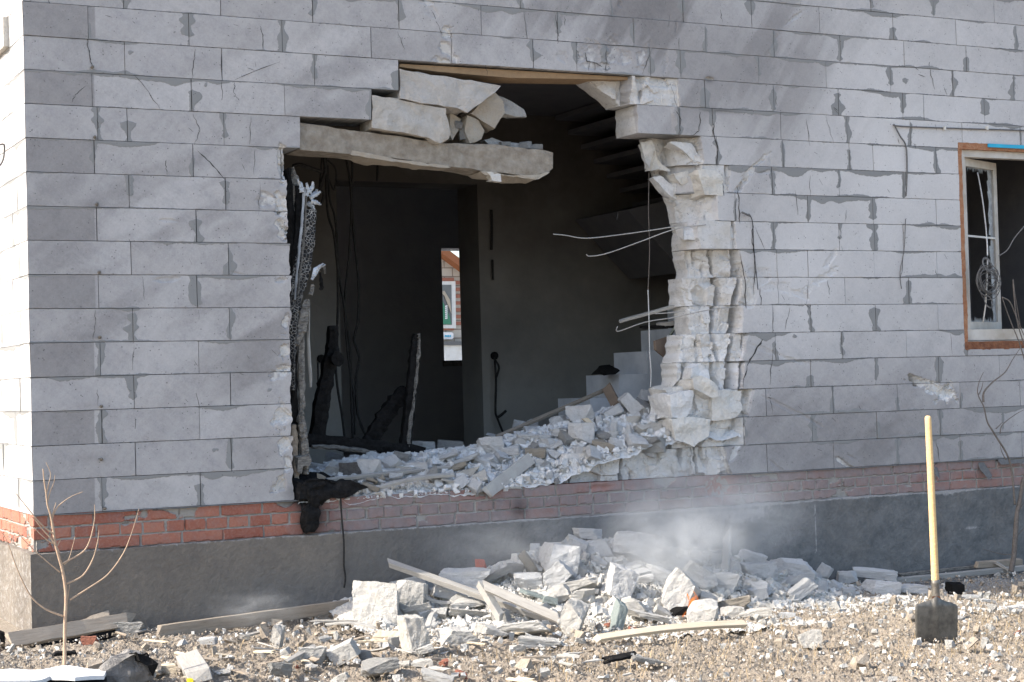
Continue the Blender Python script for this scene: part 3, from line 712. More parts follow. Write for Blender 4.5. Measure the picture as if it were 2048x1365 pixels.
# ---- brick course band
def brick_face(name, x0, x1, ax, inn, org, front=True):
    CH = (-.224, -.150, -.076, 0.0); V_ = []; F_ = []; A = {k: [] for k in ('mortar', 'tone', 'dust', 'soot')}; base = 0
    for c in range(3):
        z0, z1 = CH[c], CH[c+1]; L_ = (.262, .132, .262)[c]; rg = random.Random(c*5+(0 if front else 40))
        j = []; x = x0+rg.uniform(.05, .12)
        while x < x1: j.append(x); x += L_+rg.uniform(-.012, .012)
        j = np.array(j)
        xs = np.arange(x0, x1+.005, .008); zs = np.linspace(z0, z1, 11); X, Z = np.meshgrid(xs, zs)
        bi = np.searchsorted(j, X); jl = np.concatenate([[-99], j, [99]]); dj = np.minimum(abs(X-jl[bi]), abs(jl[bi+1]-X))
        wob = .012*(fbm(X*9, Z*9, 70+c, 3)-.5)
        dz = np.minimum(Z-z0, z1-Z)-.0055+wob*.5; dj = dj-.0065+wob
        if c == 2: dz = np.where(z1-Z < Z-z0, .03, dz)
        dist = np.minimum(dj, dz)
        mo = np.clip(-dist/.005, -1, 1)
        cover = np.clip((fbm(X*3.2, Z*6, 72, 4)-.66)*12, -1, 1); mo = np.maximum(mo, cover)
        tn = np.array([rg.random() for _ in range(len(j)+2)])[bi]
        D = np.where(mo > 0, .006+.006*(fbm(X*40, Z*40, 3, 3)), 0)+.003*(fbm(X*20, Z*20, 7, 3)-.5)+np.where(mo > .0, 0, .004*(tn-.5))
        D += np.clip(.006-abs(dist-.001), 0, .006)*(vn(X*25, Z*25, 6) > .62)*1.6
        if front:
            dust = .12+.75*np.clip((X-XatU(560, 0))/.5, 0, 1)-gauss(X, Z, 1160, 1078, 60, 12, .55)-gauss(X, Z, 1085, 1025, 60, 12, .25)-gauss(X, Z, 1950, 960, 160, 30, .30)-gauss(X, Z, 700, 1000, 60, 10, .3)
            soot = gauss(X, Z, 625, 1030, 30, 60, .95)+gauss(X, Z, 1040, 1020, 16, 24, .75)+gauss(X, Z, 600, 1000, 40, 14, .7)
            br = gauss(X, Z, 1435, 975, 36, 26, 1)+gauss(X, Z, 960, 985, 50, 12, .8)+gauss(X, Z, 1200, 975, 60, 10, .5)
            D += np.clip(br-.35, 0, 1)*.05*(.5+fbm(X*30, Z*30, 2, 3)); dust = dust-br*.9; mo = np.where(br > .5, np.clip((fbm(X*45, Z*45, 12, 3)-.46)*12, -1, 1), mo)
        else: dust = .05+0*X; soot = 0*X
        P = np.array(org)[None, None]+X[..., None]*np.array(ax)+(D+.004)[..., None]*np.array(inn)+Z[..., None]*np.array([0, 0, 1.])
        nn = np.arange(X.size).reshape(X.shape)+base; base += X.size
        F_.append(np.stack([nn[:-1, :-1].ravel(), nn[:-1, 1:].ravel(), nn[1:, 1:].ravel(), nn[1:, :-1].ravel()], 1)); V_.append(P.reshape(-1, 3))
        for k_, v_ in (('mortar', mo), ('tone', tn), ('dust', dust), ('soot', np.clip(soot*(.5+fbm(X*9, Z*9, 4, 4)), 0, 1))): A[k_].append(v_.ravel())
    return npmesh(name, np.concatenate(V_), np.concatenate(F_), attrs={k: np.concatenate(v) for k, v in A.items()})
hp(link('brick_band', brick_face('brick_band', .0, XR, (1, 0, 0), (0, 1, 0), (0, 0, 0)), M['brickwall']))
hp(link('brick_band', brick_face('brick_band', -2.6, .0, (0, -1, 0), (1, 0, 0), (0, 0, 0), False), M['brickwall']))
# sill surface of the band (seen inside the opening) and plinth
ac = Acc(); box(ac, (.035, .035, -.23), (XR, T+.05, -.003)); hp(link('band_core', ac.mesh('band_core'), M['brick_loose']))
def plinth(name, x0, x1, ax, inn, org, front=True):
    xs = np.arange(x0, x1+.01, .012); zs = np.concatenate([np.linspace(-1.15, -.232, 64), [-.226, -.224, -.2235, -.2235]])
    X, Z = np.meshgrid(xs, zs); e = -.028
    D = e+.006*(fbm(X*7, Z*7, 3, 4)-.5)+.006*(fbm(X*40, Z*40, 8, 3)-.5)
    D[-3] += .006; D[-2] = .0; D[-1] = .03
    zoff = .016*(fbm(X*6, X*0, 33, 4)-.5)+.004*(fbm(X*50, X*0, 35, 2)-.5)
    Z = Z+np.where(Z > -.3, zoff*np.clip((Z+.3)/.07, 0, 1), 0)
    top = np.clip((Z+.245)/.02, 0, 1)
    if front:
        bl = gauss(X, Z, 1490, 1028, 90, 18, .75)+gauss(X, Z, 1330, 1035, 120, 16, .35)
        dust = top*(.45+.35*np.clip((X-1)/3, 0, 1))+bl+gauss(X, Z, 1940, 1055, 34, 4, .7)+gauss(X, Z, 1890, 985, 34, 8, .6)
        soot = np.clip((X-XatU(620, -.4))/1.6, 0, 1)*.9+gauss(X, Z, 560, 1200, 160, 60, .45)
        ck = abs(X-XatU(1625, -.4)-.01*(fbm(Z*12, Z*0, 4, 3)-.5)) < .006
        dust = np.where(ck & (Z < -.26) & (Z > -.62), .7, dust)
    else: dust = .35+0*X; soot = 0*X
    P = np.array(org)[None, None]+X[..., None]*np.array(ax)+D[..., None]*np.array(inn)+Z[..., None]*np.array([0, 0, 1.])
    nn = np.arange(X.size).reshape(X.shape)
    F = np.stack([nn[:-1, :-1].ravel(), nn[:-1, 1:].ravel(), nn[1:, 1:].ravel(), nn[1:, :-1].ravel()], 1)
    return npmesh(name, P.reshape(-1, 3), F, attrs={'dust': dust.ravel(), 'soot': np.clip(soot*(.6+.7*fbm(X*2.5, Z*2.5, 14, 4)), 0, 1).ravel()})
hp(link('plinth', plinth('plinth', -.028, XR, (1, 0, 0), (0, 1, 0), (0, 0, 0)), M['plinth']))
hp(link('plinth', plinth('plinth', -2.6, .028, (0, -1, 0), (1, 0, 0), (0, 0, 0), False), M['plinth']))
# proud block high on the side wall
ac = Acc(); box(ac, (-.035, .42, 14*H+.01), (.0, 2.5, 15*H-.01)); hp(link('proud_block', ac.mesh('proud_block'), M['chunk'], label='block standing proud of the sunlit side wall'))
# ---- cracks: thin dark ribbons laid on the face, recess shade put into the colour
def crack(acc, pts, wpx=1.6, y=-.0016, sub=5, jit=1.5):
    P = []
    for i in range(len(pts)-1):
        (a, b), (c, d) = pts[i], pts[i+1]
        for k in range(sub):
            t = k/sub; P.append((a+(c-a)*t+random.uniform(-jit, jit)*(k > 0), b+(d-b)*t+random.uniform(-jit, jit)*.5))
    P.append(pts[-1]); n = len(P); L_ = []; R2 = []
    for i, (u, v) in enumerate(P):
        a = P[max(i-1, 0)]; b = P[min(i+1, n-1)]; dx, dy = b[0]-a[0], b[1]-a[1]; l = math.hypot(dx, dy) or 1
        w_ = wpx*.5*random.uniform(.45, 1.15)*min(1, .35+.65*min(i, n-1-i)/2)
        L_.append(atY(u-dy/l*w_, v+dx/l*w_, y)); R2.append(atY(u+dy/l*w_, v-dx/l*w_, y))
    acc.add(L_+R2, [(i, i+1, n+i+1, n+i) for i in range(n-1)])
ac = Acc()
CR_ = [([(96,0),(104,22),(118,55),(119,66)],2.4),([(174,76),(176,95),(180,115),(184,134)],2.2),([(391,98),(387,130),(384,158)],1.2),([(444,100),(444,158)],1.6),([(444,160),(444,225)],1.6),([(470,165),(467,185),(480,205),(492,228)],1.1),([(270,152),(290,175),(320,218)],1.1),
 ([(520,52),(526,70),(526,102)],1.8),([(470,160),(515,140),(560,124)],1.1),([(386,228),(400,260),(389,290)],1.3),([(331,290),(331,330),(334,350)],1.4),([(395,302),(420,325),(450,360)],2.2),([(307,355),(311,370),(304,415)],1.5),([(195,234),(197,255),(190,272)],1.2),([(171,172),(150,190),(145,205)],1.4),
 ([(502,232),(499,290)],1.1),([(510,300),(508,350)],1.0),([(520,365),(517,430)],1.0),([(284,553),(289,600)],1),([(191,620),(190,650),(186,680)],1),([(397,620),(398,680)],1),([(268,690),(265,740)],1),([(390,760),(393,790),(400,815)],1.2),([(195,780),(196,815)],1),([(270,835),(270,880)],1.2),
 ([(1111,30),(1117,70),(1115,88)],1.8),([(1130,32),(1130,52)],1),([(967,120),(975,150)],1),([(1340,165),(1358,225)],1.2),([(1353,222),(1362,240),(1358,275)],1.8),([(1401,225),(1398,262),(1384,272)],1.8),([(1425,230),(1428,270),(1436,300),(1434,334)],2.4),([(1358,62),(1358,100)],1.2),
 ([(1428,342),(1445,362),(1448,392)],2.2),([(1474,372),(1478,395),(1480,448)],2.0),([(1506,448),(1504,480),(1510,515),(1508,590)],2.0),([(1511,455),(1530,500)],1.1),([(1520,575),(1522,610),(1527,655)],1.8),([(1527,678),(1512,700),(1494,732)],3.4),([(1494,732),(1486,775)],2.2),([(1480,507),(1490,560),(1492,640)],2.0),
 ([(1621,345),(1620,395)],1),([(1653,235),(1668,290)],1),([(1590,380),(1596,430)],1),([(1612,240),(1620,292)],1),([(1548,610),(1546,668)],1),([(1580,615),(1570,660)],1),([(1540,795),(1546,830)],1),([(1618,560),(1612,610)],1),([(1545,700),(1540,770)],1.3),([(1655,560),(1660,590)],1.1),
 ([(862,20),(880,60),(885,70)],1),([(795,64),(810,100)],1),([(1048,25),(1055,85)],1.3),([(1236,420),(1234,440)],1),([(1806,508),(1804,545),(1799,560)],1.3),([(1693,420),(1690,445)],.9),([(1871,540),(1875,553)],.9),([(1872,880),(1880,925)],1),([(1900,665),(1905,712)],.9),([(1857,97),(1858,130),(1870,180)],1),
 ([(1180,118),(1175,148)],1.2),([(1188,120),(1190,148)],1),([(1212,100),(1210,150)],1.6),([(1170,105),(1174,123),(1190,126),(1205,135)],1.8),([(1152,95),(1160,118)],1.2),([(1302,104),(1285,148)],1.2),([(1128,0),(1130,28)],1.2),([(1440,20),(1445,45)],1.0)]
for pts, w_ in CR_:
    a1 = Acc(); crack(a1, pts, w_); hp(link('crack', a1.mesh('crack'), M['recess_dark']))
rg = random.Random(4)
for i in range(70):                       # short scores and nicks, flat dark ribbons like the cracks
    u = rg.uniform(60, 560) if rg.random() < .4 else rg.uniform(1500, 2040); v = rg.uniform(10, 900)
    if u > 1900 and 270 < v < 710: continue
    a = rg.uniform(.3, 1.4); l = rg.uniform(4, 16); crack(ac, [(u, v), (u+l*math.cos(a), v+l*math.sin(a))], rg.uniform(.9, 1.6), sub=2, jit=.5)
hp(link('score_marks', ac.mesh('score_marks'), M['recess_dark'], kind='stuff'))
# ---- pieces of the wall left hanging round the hole
def polychunk(name, poly, y, th, mt, tilt=(0, 0), rough=.012, sub=.05, parent=None, label=None, seed=1):
    o = slab_px(name, poly, y, th, M[mt], None, tilt, jag=.02)
    me = o.data; bm = bmesh.new(); bm.from_mesh(me)
    bmesh.ops.triangulate(bm, faces=bm.faces[:])
    for k in range(4):
        es = [e for e in bm.edges if e.calc_length() > sub]
        if not es: break
        bmesh.ops.subdivide_edges(bm, edges=es, cuts=1); bmesh.ops.triangulate(bm, faces=bm.faces[:])
    bm.normal_update(); s = Vector((seed*7.7, 0, 0))
    for v in bm.verts:
        nn = mnoise.noise(v.co*6+s)*1.8+mnoise.noise(v.co*15+s)*.8+mnoise.noise(v.co*40+s)*.35
        v.co += v.normal*nn*rough
    bm.to_mesh(me); bm.free()
    if parent == 'house': hp(o)
    if label: o['label'] = label
    return o
for i, (nm, poly, y, th, mt, tl, lb) in enumerate([
    ('lintel', [(600,246),(745,266),(880,286),(1000,292),(1090,302),(1107,305),(1107,338),(1098,345),(1060,351),(965,343),(800,318),(600,299)], .035, .22, 'concrete', (0,0), 'sagging soot stained concrete lintel over the opening'),
    ('lintel_spall', [(962,344),(1060,353),(1100,344),(1078,359),(1015,353),(970,350)], .03, .2, 'chunk_tan', (0,0), None),
    ('lintel_spall', [(975,345),(1002,348),(1000,362),(985,360),(982,352)], .025, .08, 'chunk', (0,0), None),
    ('lintel_spall', [(705,302),(760,312),(840,325),(900,335),(850,332),(760,320),(702,310)], .03, .2, 'chunk_tan', (0,0), None),
    ('broken_block', [(744,191),(800,199),(893,216),(898,268),(897,278),(880,287),(858,276),(800,263),(744,255)], -.012, .26, 'hung_block', (0,.03), 'cracked block hanging just above the lintel'),
    ('broken_block', [(800,139),(1003,172),(992,186),(960,205),(935,226),(915,217),(888,213),(800,197)], -.01, .26, 'hung_block', (0,.05), 'tilted broken block hanging from the top of the hole'),
    ('broken_block', [(990,186),(1006,203),(1010,225),(1000,240),(990,258),(970,246),(940,228),(962,206)], .08, .16, 'chunk_tan', (0,0), 'jagged flake hanging under the tilted block'),
    ('broken_block', [(992,186),(1048,220),(1053,234),(1030,232),(1008,228),(1005,204)], .14, .05, 'chunk_grey', (0,0), 'thin grey shard pointing out over the hole'),
    ('broken_block', [(935,232),(958,240),(970,262),(962,278),(940,284),(930,262)], .10, .12, 'chunk_tan', (0,0), None),
    ('broken_block', [(900,225),(925,238),(915,262),(905,280),(899,270)], .12, .12, 'chunk_tan', (0,0), None),
    ('lintel_rubble', [(968,280),(985,272),(1015,286),(1050,290),(1085,300),(1040,298),(980,292)], .16, .1, 'chunk_grey', (0,0), None),
    ]):
    hp(polychunk(nm, poly, y, th, mt, tl, .007 if nm == 'lintel' else .012, .045, None, lb, i+3))
for (a, b, c, d) in [(1000,284,1020,292),(1040,284,1062,298),(1060,290,1084,302),(905,240,925,262),(920,255,945,280)]:
    o = chunk(a, b, c, d, .14, 'chunk_grey', idx=random.randrange(40), name='lintel_rubble'); hp(o)
# brown strip added to stand for the underside of the upper blocks
o = slab_px('soffit_strip', [(799,128),(1265,155),(1258,160),(1020,156),(880,144),(799,134)], .05, .22, M['cardboard']); hp(o); o.name = 'soffit_strip'
# thick broken pieces standing in the fractured edge on the right
FRAG = [([(1385,756),(1402,752),(1432,775),(1432,792),(1425,797),(1388,780)],-.05,.22),([(1340,790),(1384,784),(1386,818),(1370,838),(1344,838)],-.02,.3),([(1344,840),(1386,836),(1418,842),(1416,872),(1388,893),(1350,884)],-.015,.3),([(1390,790),(1420,800),(1418,830),(1408,815),(1392,800)],.04,.2),
 ([(1424,784),(1487,779),(1484,820),(1470,834),(1424,842)],-.006,.28),([(1383,738),(1400,727),(1418,740),(1415,768),(1390,760),(1380,768)],.0,.2),([(1336,790),(1330,780),(1350,774),(1375,778),(1378,786)],.1,.2),
 ([(1282,286),(1300,284),(1310,310),(1300,338),(1290,325)],.2,.08),([(1310,300),(1328,330),(1340,342),(1302,343)],.17,.1),([(1340,285),(1380,288),(1402,318),(1395,330),(1365,300)],.06,.12),([(1345,345),(1375,342),(1378,360),(1366,372),(1352,360)],.12,.1),
 ([(1365,452),(1390,456),(1388,478),(1368,480)],.05,.1),([(1396,342),(1430,342),(1446,360),(1446,392),(1410,392)],-.004,.16),([(1306,356),(1320,352),(1348,372),(1352,398),(1328,380)],.2,.08)]
for i, (poly, y, th) in enumerate(FRAG):
    hp(polychunk('broken_block', poly, y, th, ('chunk', 'chunk_cool')[i % 2], (0, random.uniform(-.1, .1)), .015, .03, None, None, i+30))
# little metal anchors down the left side
for i, (u, v) in enumerate([(184,135),(189,275),(193,409),(198,545),(199,675),(202,813),(202,919),(209,1017)]):
    a = Acc(); p = Vector(atY(u, v, -.002)); tube(a, [(0, .01, 0), (0, -.016, 0)], [.009, .010], 8); tube(a, [(0, -.012, 0), (0, -.028, .003)], .0045, 6)
    o = link('wall_anchor', a.mesh('wall_anchor', True), M['steel']); o.location = p; hp(o)
# ================================================================== interior
RD = 3.0                                  # back wall of the room
dl = XatU(680, 1.2, RD); dr = XatU(962, 1.2, RD); dz = float(atY(800, 365, RD)[2])
ac = Acc(); CE = 3.05
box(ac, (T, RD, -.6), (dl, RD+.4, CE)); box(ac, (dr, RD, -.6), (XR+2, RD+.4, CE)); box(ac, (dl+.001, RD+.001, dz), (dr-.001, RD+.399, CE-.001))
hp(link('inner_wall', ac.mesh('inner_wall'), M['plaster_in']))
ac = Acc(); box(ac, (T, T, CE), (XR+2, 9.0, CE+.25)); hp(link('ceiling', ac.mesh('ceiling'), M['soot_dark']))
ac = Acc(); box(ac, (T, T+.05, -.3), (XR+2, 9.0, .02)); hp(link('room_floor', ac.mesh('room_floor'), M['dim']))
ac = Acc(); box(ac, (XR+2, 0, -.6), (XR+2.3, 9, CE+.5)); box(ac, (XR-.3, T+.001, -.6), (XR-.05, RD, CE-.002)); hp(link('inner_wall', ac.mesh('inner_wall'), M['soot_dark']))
BY = 7.0                                  # rear wall with a window to the far side
wx0 = XatU(886, 1.5, BY); wx1 = XatU(985, 1.5, BY); wz1 = float(atY(900, 497, BY)[2]); wz0 = float(atY(905, 722, BY)[2])
ac = Acc(); box(ac, (T, BY, -.6), (wx0, BY+.35, CE)); box(ac, (wx1, BY, -.6), (wx1+.5, BY+.35, CE)); box(ac, (wx1+4.0, BY, -.6), (XR+2, BY+.35, CE)); box(ac, (wx1+.501, BY+.001, 2.5), (wx1+3.999, BY+.349, CE)); box(ac, (wx1+.501, BY+.001, -.6), (wx1+3.999, BY+.349, .8)); box(ac, (wx0+.001, BY+.001, wz1), (wx1-.001, BY+.349, CE)); box(ac, (wx0+.001, BY+.001, -.6), (wx1-.001, BY+.349, wz0))  # includes an unseen wide opening further right, added to light the back room
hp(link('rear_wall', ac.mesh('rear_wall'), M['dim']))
ac = Acc(); box(ac, (wx0-.02, BY-.02, wz0-.06), (wx1, BY+.1, wz0+.004)); box(ac, (wx0, BY+.12, wz0), (wx0+.05, BY+.2, wz1)); hp(link('rear_window_frame', ac.mesh('rear_window_frame'), M['char_grey']))
# stairs rising to the right, seen from the side with their soffit
def staircase():
    y0, y1 = 1.3, 1.82; st = []
    for (u, v) in [(1180, 797), (1237, 749), (1297, 701), (1352, 655), (1404, 612)]: p = atY(u, v, y0); st.append((p[0], p[2]))
    run = (st[-1][0]-st[0][0])/4; rise = (st[-1][1]-st[0][1])/4; x, z = st[0]; prof = [(x, -.0)]
    for i in range(10):
        if z+i*rise > CE-.2: break
        prof.append((x+i*run, z+i*rise)); prof.append((x+(i+1)*run, z+i*rise))
    xe = prof[-1][0]; ze = prof[-1][1]; prof += [(xe, ze-.34), (x+1.6*run, -.0+.05)]
    n = len(prof); a = Acc()
    a.add([(p, y0, q) for p, q in prof]+[(p, y1, q) for p, q in prof], [tuple(range(n)), tuple(range(2*n-1, n-1, -1))]+[(i, n+i, n+(i+1) % n, (i+1) % n) for i in range(n)])
    me = a.mesh('staircase'); bm = bmesh.new(); bm.from_mesh(me); bmesh.ops.triangulate(bm, faces=bm.faces[:]); bmesh.ops.recalc_face_normals(bm, faces=bm.faces); bm.to_mesh(me); bm.free()
    return link('staircase', me, M['stair'])
hp(staircase())
# upper flight crossing the dark top of the room
a = Acc()
for i in range(8):
    p = atY(1150+i*26, 185+i*30, 2.4); box(a, (p[0]-.05, 2.0+i*.002, p[2]-.04), (p[0]+1.1, 2.9-i*.002, p[2]))
p0 = atY(1255, 420, 2.0); p1 = atY(1368, 545, 2.0)
a.add([(p0[0], 2.0, p0[2]), (p0[0]+.9, 2.0, p0[2]+.2), (p1[0]+.5, 2.0, p1[2]+.1), (p1[0], 2.0, p1[2]), (p0[0], 2.9, p0[2]), (p0[0]+.9, 2.9, p0[2]+.2), (p1[0]+.5, 2.9, p1[2]+.1), (p1[0], 2.9, p1[2])], [(0, 1, 2, 3), (7, 6, 5, 4), (0, 4, 5, 1), (2, 6, 7, 3), (0, 3, 7, 4), (1, 5, 6, 2)])
hp(link('upper_stair', a.mesh('upper_stair'), M['soot_dark']))
# socket boxes on the back wall
for (u, v, s) in [(988, 712, .035), (642, 718, .035)]:
    a = Acc(); p = Vector(atY(u, v, RD-.004)); tube(a, [(0, .0, 0), (0, -.02, 0)], s, 10); o = link('socket_box', a.mesh('socket_box'), M['char']); o.location = p; hp(o)
# ---- window on the right
X0, X1, Z0, Z1 = winx0, winx1, winz0, winz1
win = empty('window', (X0, 0, Z0)); hp(win); win.location = (X0, 0, Z0)
def wp(name, acc, mt, lb=None):
    o = link(name, acc.mesh(name), M[mt], win); o.matrix_parent_inverse = Matrix.Translation((-X0, 0, -Z0)); o.matrix_parent_inverse = Matrix.Identity(4)
    o.location = (-X0, 0, -Z0)
    if lb: o['label'] = lb
    return o
def lumpy(acc, lo, hi, ax, s=.03, amp=.006, seed=1):
    """rough bar between lo and hi, long on axis ax"""
    L_ = hi[ax]-lo[ax]; n = max(4, int(L_/s)); ot = [i for i in range(3) if i != ax]; vs = []; fs = []
    for i in range(n+1):
        for (a_, b_) in ((0, 0), (.5, 0), (1, 0), (1, .5), (1, 1), (.5, 1), (0, 1), (0, .5)):
            c = [0, 0, 0]; c[ax] = lo[ax]+L_*i/n; c[ot[0]] = lo[ot[0]]+(hi[ot[0]]-lo[ot[0]])*a_; c[ot[1]] = lo[ot[1]]+(hi[ot[1]]-lo[ot[1]])*b_
            nn = mnoise.noise_vector(Vector(c)*22+Vector((seed, 0, 0))); c = [c[k]+nn[k]*amp for k in range(3)]; vs.append(c)
    for i in range(n):
        for k in range(8): fs.append((i*8+k, i*8+(k+1) % 8, i*8+8+(k+1) % 8, i*8+8+k))
    fs += [tuple(range(8))[::-1], tuple(n*8+k for k in range(8))]; acc.add(vs, fs)
fw = .048
a = Acc(); lumpy(a, (X0-.004, .0, Z0-.01), (X0+fw*.72, .07, Z1+.006), 2, seed=1); wp('foam_seam', a, 'foam', 'reddish brown foam seam down the left of the window')
a = Acc(); lumpy(a, (X0, -.004, Z1-.045), (X1, .07, Z1+.006), 0, seed=2); wp('foam_seam', a, 'foam', 'reddish brown foam seam over the window')
a = Acc(); lumpy(a, (X0+.004, -.002, Z0-.012), (X1, .07, Z0+.055), 0, seed=3); wp('foam_seam', a, 'foam_dark', 'dark brown foam seam under the window')
fx0, fz0, fz1 = X0+fw*.78, Z0+.065, Z1-.045
fo = empty('window_frame'); fo.parent = win
def fp(name, acc, mt, lb=None):
    o = link(name, acc.mesh(name), M[mt], win); o.location = (-X0, 0, -Z0)
    if lb: o['label'] = lb
    return o
bpy.data.objects.remove(fo)
a = Acc(); box(a, (fx0, .03, fz0), (fx0+.05, .10, fz1)); box(a, (fx0+.001, .028, fz1-.055), (X1, .10, fz1)); box(a, (fx0+.001, .028, fz0), (X1, .10, fz0+.085)); box(a, (fx0+.02, .034, fz0-.03), (X1, .08, fz0-.004))
me_ = a.mesh('window_frame'); o = link('window_frame', me_, M['pvc_scorched'], win); o.location = (-X0, 0, -Z0)
# sash swung inwards
hx, hz0, hz1 = fx0+.055, fz0+.088, fz1-.058; ang = R_(21); ca, sa = math.cos(ang), math.sin(ang); SW = .58
def sash_bar(acc, s0, s1, z0, z1, t=.055):
    vs = []
    for s in (s0, s1):
        for tt in (0, t):
            for z in (z0, z1): vs.append((hx+s*ca-tt*sa*0+tt*0, .06+s*sa+tt*1.0, z))
    acc.add(vs, BOXF)
a = Acc(); sash_bar(a, 0, .05, hz0+.001, hz1-.001); sash_bar(a, SW-.06, SW, hz0, hz1); sash_bar(a, .0501, SW-.0601, hz0, hz0+.06); sash_bar(a, .0501, SW-.0601, hz1-.06, hz1)
o = link('sash', a.mesh('sash'), M['pvc_scorched'], win); o.location = (-X0, 0, -Z0); o['label'] = 'window sash swung inwards'
a = Acc(); sash_bar(a, .05, SW-.06, (hz0+hz1)/2+.055, (hz0+hz1)/2+.07, .012)
o2 = link('glazing_bar', a.mesh('glazing_bar'), M['pvc'], o)
a = Acc(); rg = random.Random(3)
for i in range(26):                        # glass left in the rebate
    s = .055+(SW-.12)*i/26; h = rg.uniform(.01, .05); a.add([(hx+s*ca, .08+s*sa, hz0+.055), (hx+(s+.014)*ca, .08+(s+.014)*sa, hz0+.055), (hx+(s+.006)*ca, .08+(s+.006)*sa, hz0+.055+h), (hx+s*ca, .085+s*sa, hz0+.055), (hx+(s+.014)*ca, .085+(s+.014)*sa, hz0+.055), (hx+(s+.006)*ca, .085+(s+.006)*sa, hz0+.055+h)], [(0, 1, 2), (5, 4, 3), (0, 3, 4, 1), (1, 4, 5, 2), (2, 5, 3, 0)])
    h = rg.uniform(.01, .05); a.add([(hx+s*ca, .08+s*sa, hz1-.055), (hx+(s+.014)*ca, .08+(s+.014)*sa, hz1-.055), (hx+(s+.006)*ca, .08+(s+.006)*sa, hz1-.055-h), (hx+s*ca, .085+s*sa, hz1-.055), (hx+(s+.014)*ca, .085+(s+.014)*sa, hz1-.055), (hx+(s+.006)*ca, .085+(s+.006)*sa, hz1-.055-h)], [(0, 1, 2), (5, 4, 3), (0, 3, 4, 1), (1, 4, 5, 2), (2, 5, 3, 0)])
s = SW-.13
for i in range(14):
    z = hz0+.06+(hz1-hz0-.12)*i/14; dz_ = (hz1-hz0-.12)/14; e = s+rg.uniform(-.015, .02); e2 = s+rg.uniform(-.015, .02)
    a.add([(hx+e*ca, .08+e*sa, z), (hx+(SW-.058)*ca, .08+(SW-.058)*sa, z), (hx+(SW-.058)*ca, .08+(SW-.058)*sa, z+dz_), (hx+e2*ca, .08+e2*sa, z+dz_), (hx+e*ca, .084+e*sa, z), (hx+(SW-.058)*ca, .084+(SW-.058)*sa, z), (hx+(SW-.058)*ca, .084+(SW-.058)*sa, z+dz_), (hx+e2*ca, .084+e2*sa, z+dz_)], [(0, 1, 2, 3), (7, 6, 5, 4), (0, 3, 7, 4)])
o2 = link('glass_shard', a.mesh('glass_shard'), M['glass'], o)
a = Acc(); q = atY(1975, 291, -.006); box(a, (float(q[0]), -.02, float(q[2])-.016), (X1, -.006, float(q[2])+.012))
o = link('blue_strip', a.mesh('blue_strip'), M['blue'], win); o.location = (-X0, 0, -Z0); o['label'] = 'bright blue plastic strip along the window head'
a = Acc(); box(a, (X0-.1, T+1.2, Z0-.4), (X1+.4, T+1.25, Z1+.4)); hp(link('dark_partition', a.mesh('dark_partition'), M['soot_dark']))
# flaps of damp course felt sticking out over the bricks
for poly, y in [([(1958,925),(1968,925),(1985,952),(1978,960),(1960,938)], -.03), ([(1868,935),(1872,934),(1880,958),(1874,952)], -.025), ([(1996,922),(2048,918),(2048,926),(2004,930)], -.03)]:
    hp(polychunk('felt_flap', poly, y, .006, 'felt', (0, .5), .002, .05))
hx_a, hx_b = float(XatU(600, 0)), float(XatU(1440, 0))
for xa_, xb_ in ((0, hx_a), (hx_b, XR)):
    vs = []; fs = []; n = int((xb_-xa_)/.045)
    for i in range(n+1):
        x = xa_+i*(xb_-xa_)/n; z = -.004+.006*(mnoise.noise(Vector((x*5, 0, 0)))); y = -.006-.012*abs(mnoise.noise(Vector((x*3, 4, 0))))*(1 if x > 4.6 else .4); vs += [(x, .004, z+.004), (x, y, z), (x, y, z-.004), (x, .004, z-.003)]
    for i in range(n): fs += [(i*4+k, i*4+(k+1) % 4, i*4+4+(k+1) % 4, i*4+4+k) for k in range(4)]
    a = Acc(); a.add(vs, fs); hp(link('damp_course', a.mesh('damp_course'), M['felt']))
# ================================================================== ground
def ground():
    xs = np.concatenate([np.array([-400, -100, -30, -12, -6, -4]), np.arange(-3, 9.5, .0125), np.array([10, 12, 16, 30, 100, 400])])
    ys = np.concatenate([np.array([-300, -60, -20, -12, -8]), np.arange(-6.0, .06, .0125), np.array([.3, 1, 3, 8, 10, 30, 100, 500])])
    X, Y = np.meshgrid(xs, ys)
    near = np.clip((9.4-X)/1, 0, 1)*np.clip((X+2.9)/1, 0, 1)*np.clip((Y+5.9)/1, 0, 1)*np.clip(.1-Y+.0, 0, .1)*10
    Z = gz(X, Y)
    n = (fbm(X*1.1, Y*1.1, 1, 3)-.5)*.10+(fbm(X*5, Y*5, 11, 3)-.5)*.06+(fbm(X*17, Y*17, 12, 3)-.5)*.045+np.abs(fbm(X*42, Y*42, 15, 2)-.5)*.04
    cid, d, _, _ = cells(X*14, Y*14, 5); n += np.where(cid > .6, np.clip(.42-d, 0, 1)*.05*cid, 0)
    Z = Z+n*near-.03*near
    grey = np.clip(1.2-(-Y)/.9, 0, 1)*np.clip((X-1.5)/2, 0, 1)+.25*np.exp(-((X-4)/1.6)**2-((Y+.9)/.5)**2)
    idx = np.arange(X.size).reshape(X.shape)
    F = np.stack([idx[:-1, :-1].ravel(), idx[:-1, 1:].ravel(), idx[1:, 1:].ravel(), idx[1:, :-1].ravel()], 1)
    return npmesh('ground', np.stack([X, Y, Z], -1).reshape(-1, 3), F, attrs={'grey': grey.ravel()})
link('ground', ground(), M['ground'], kind='structure')
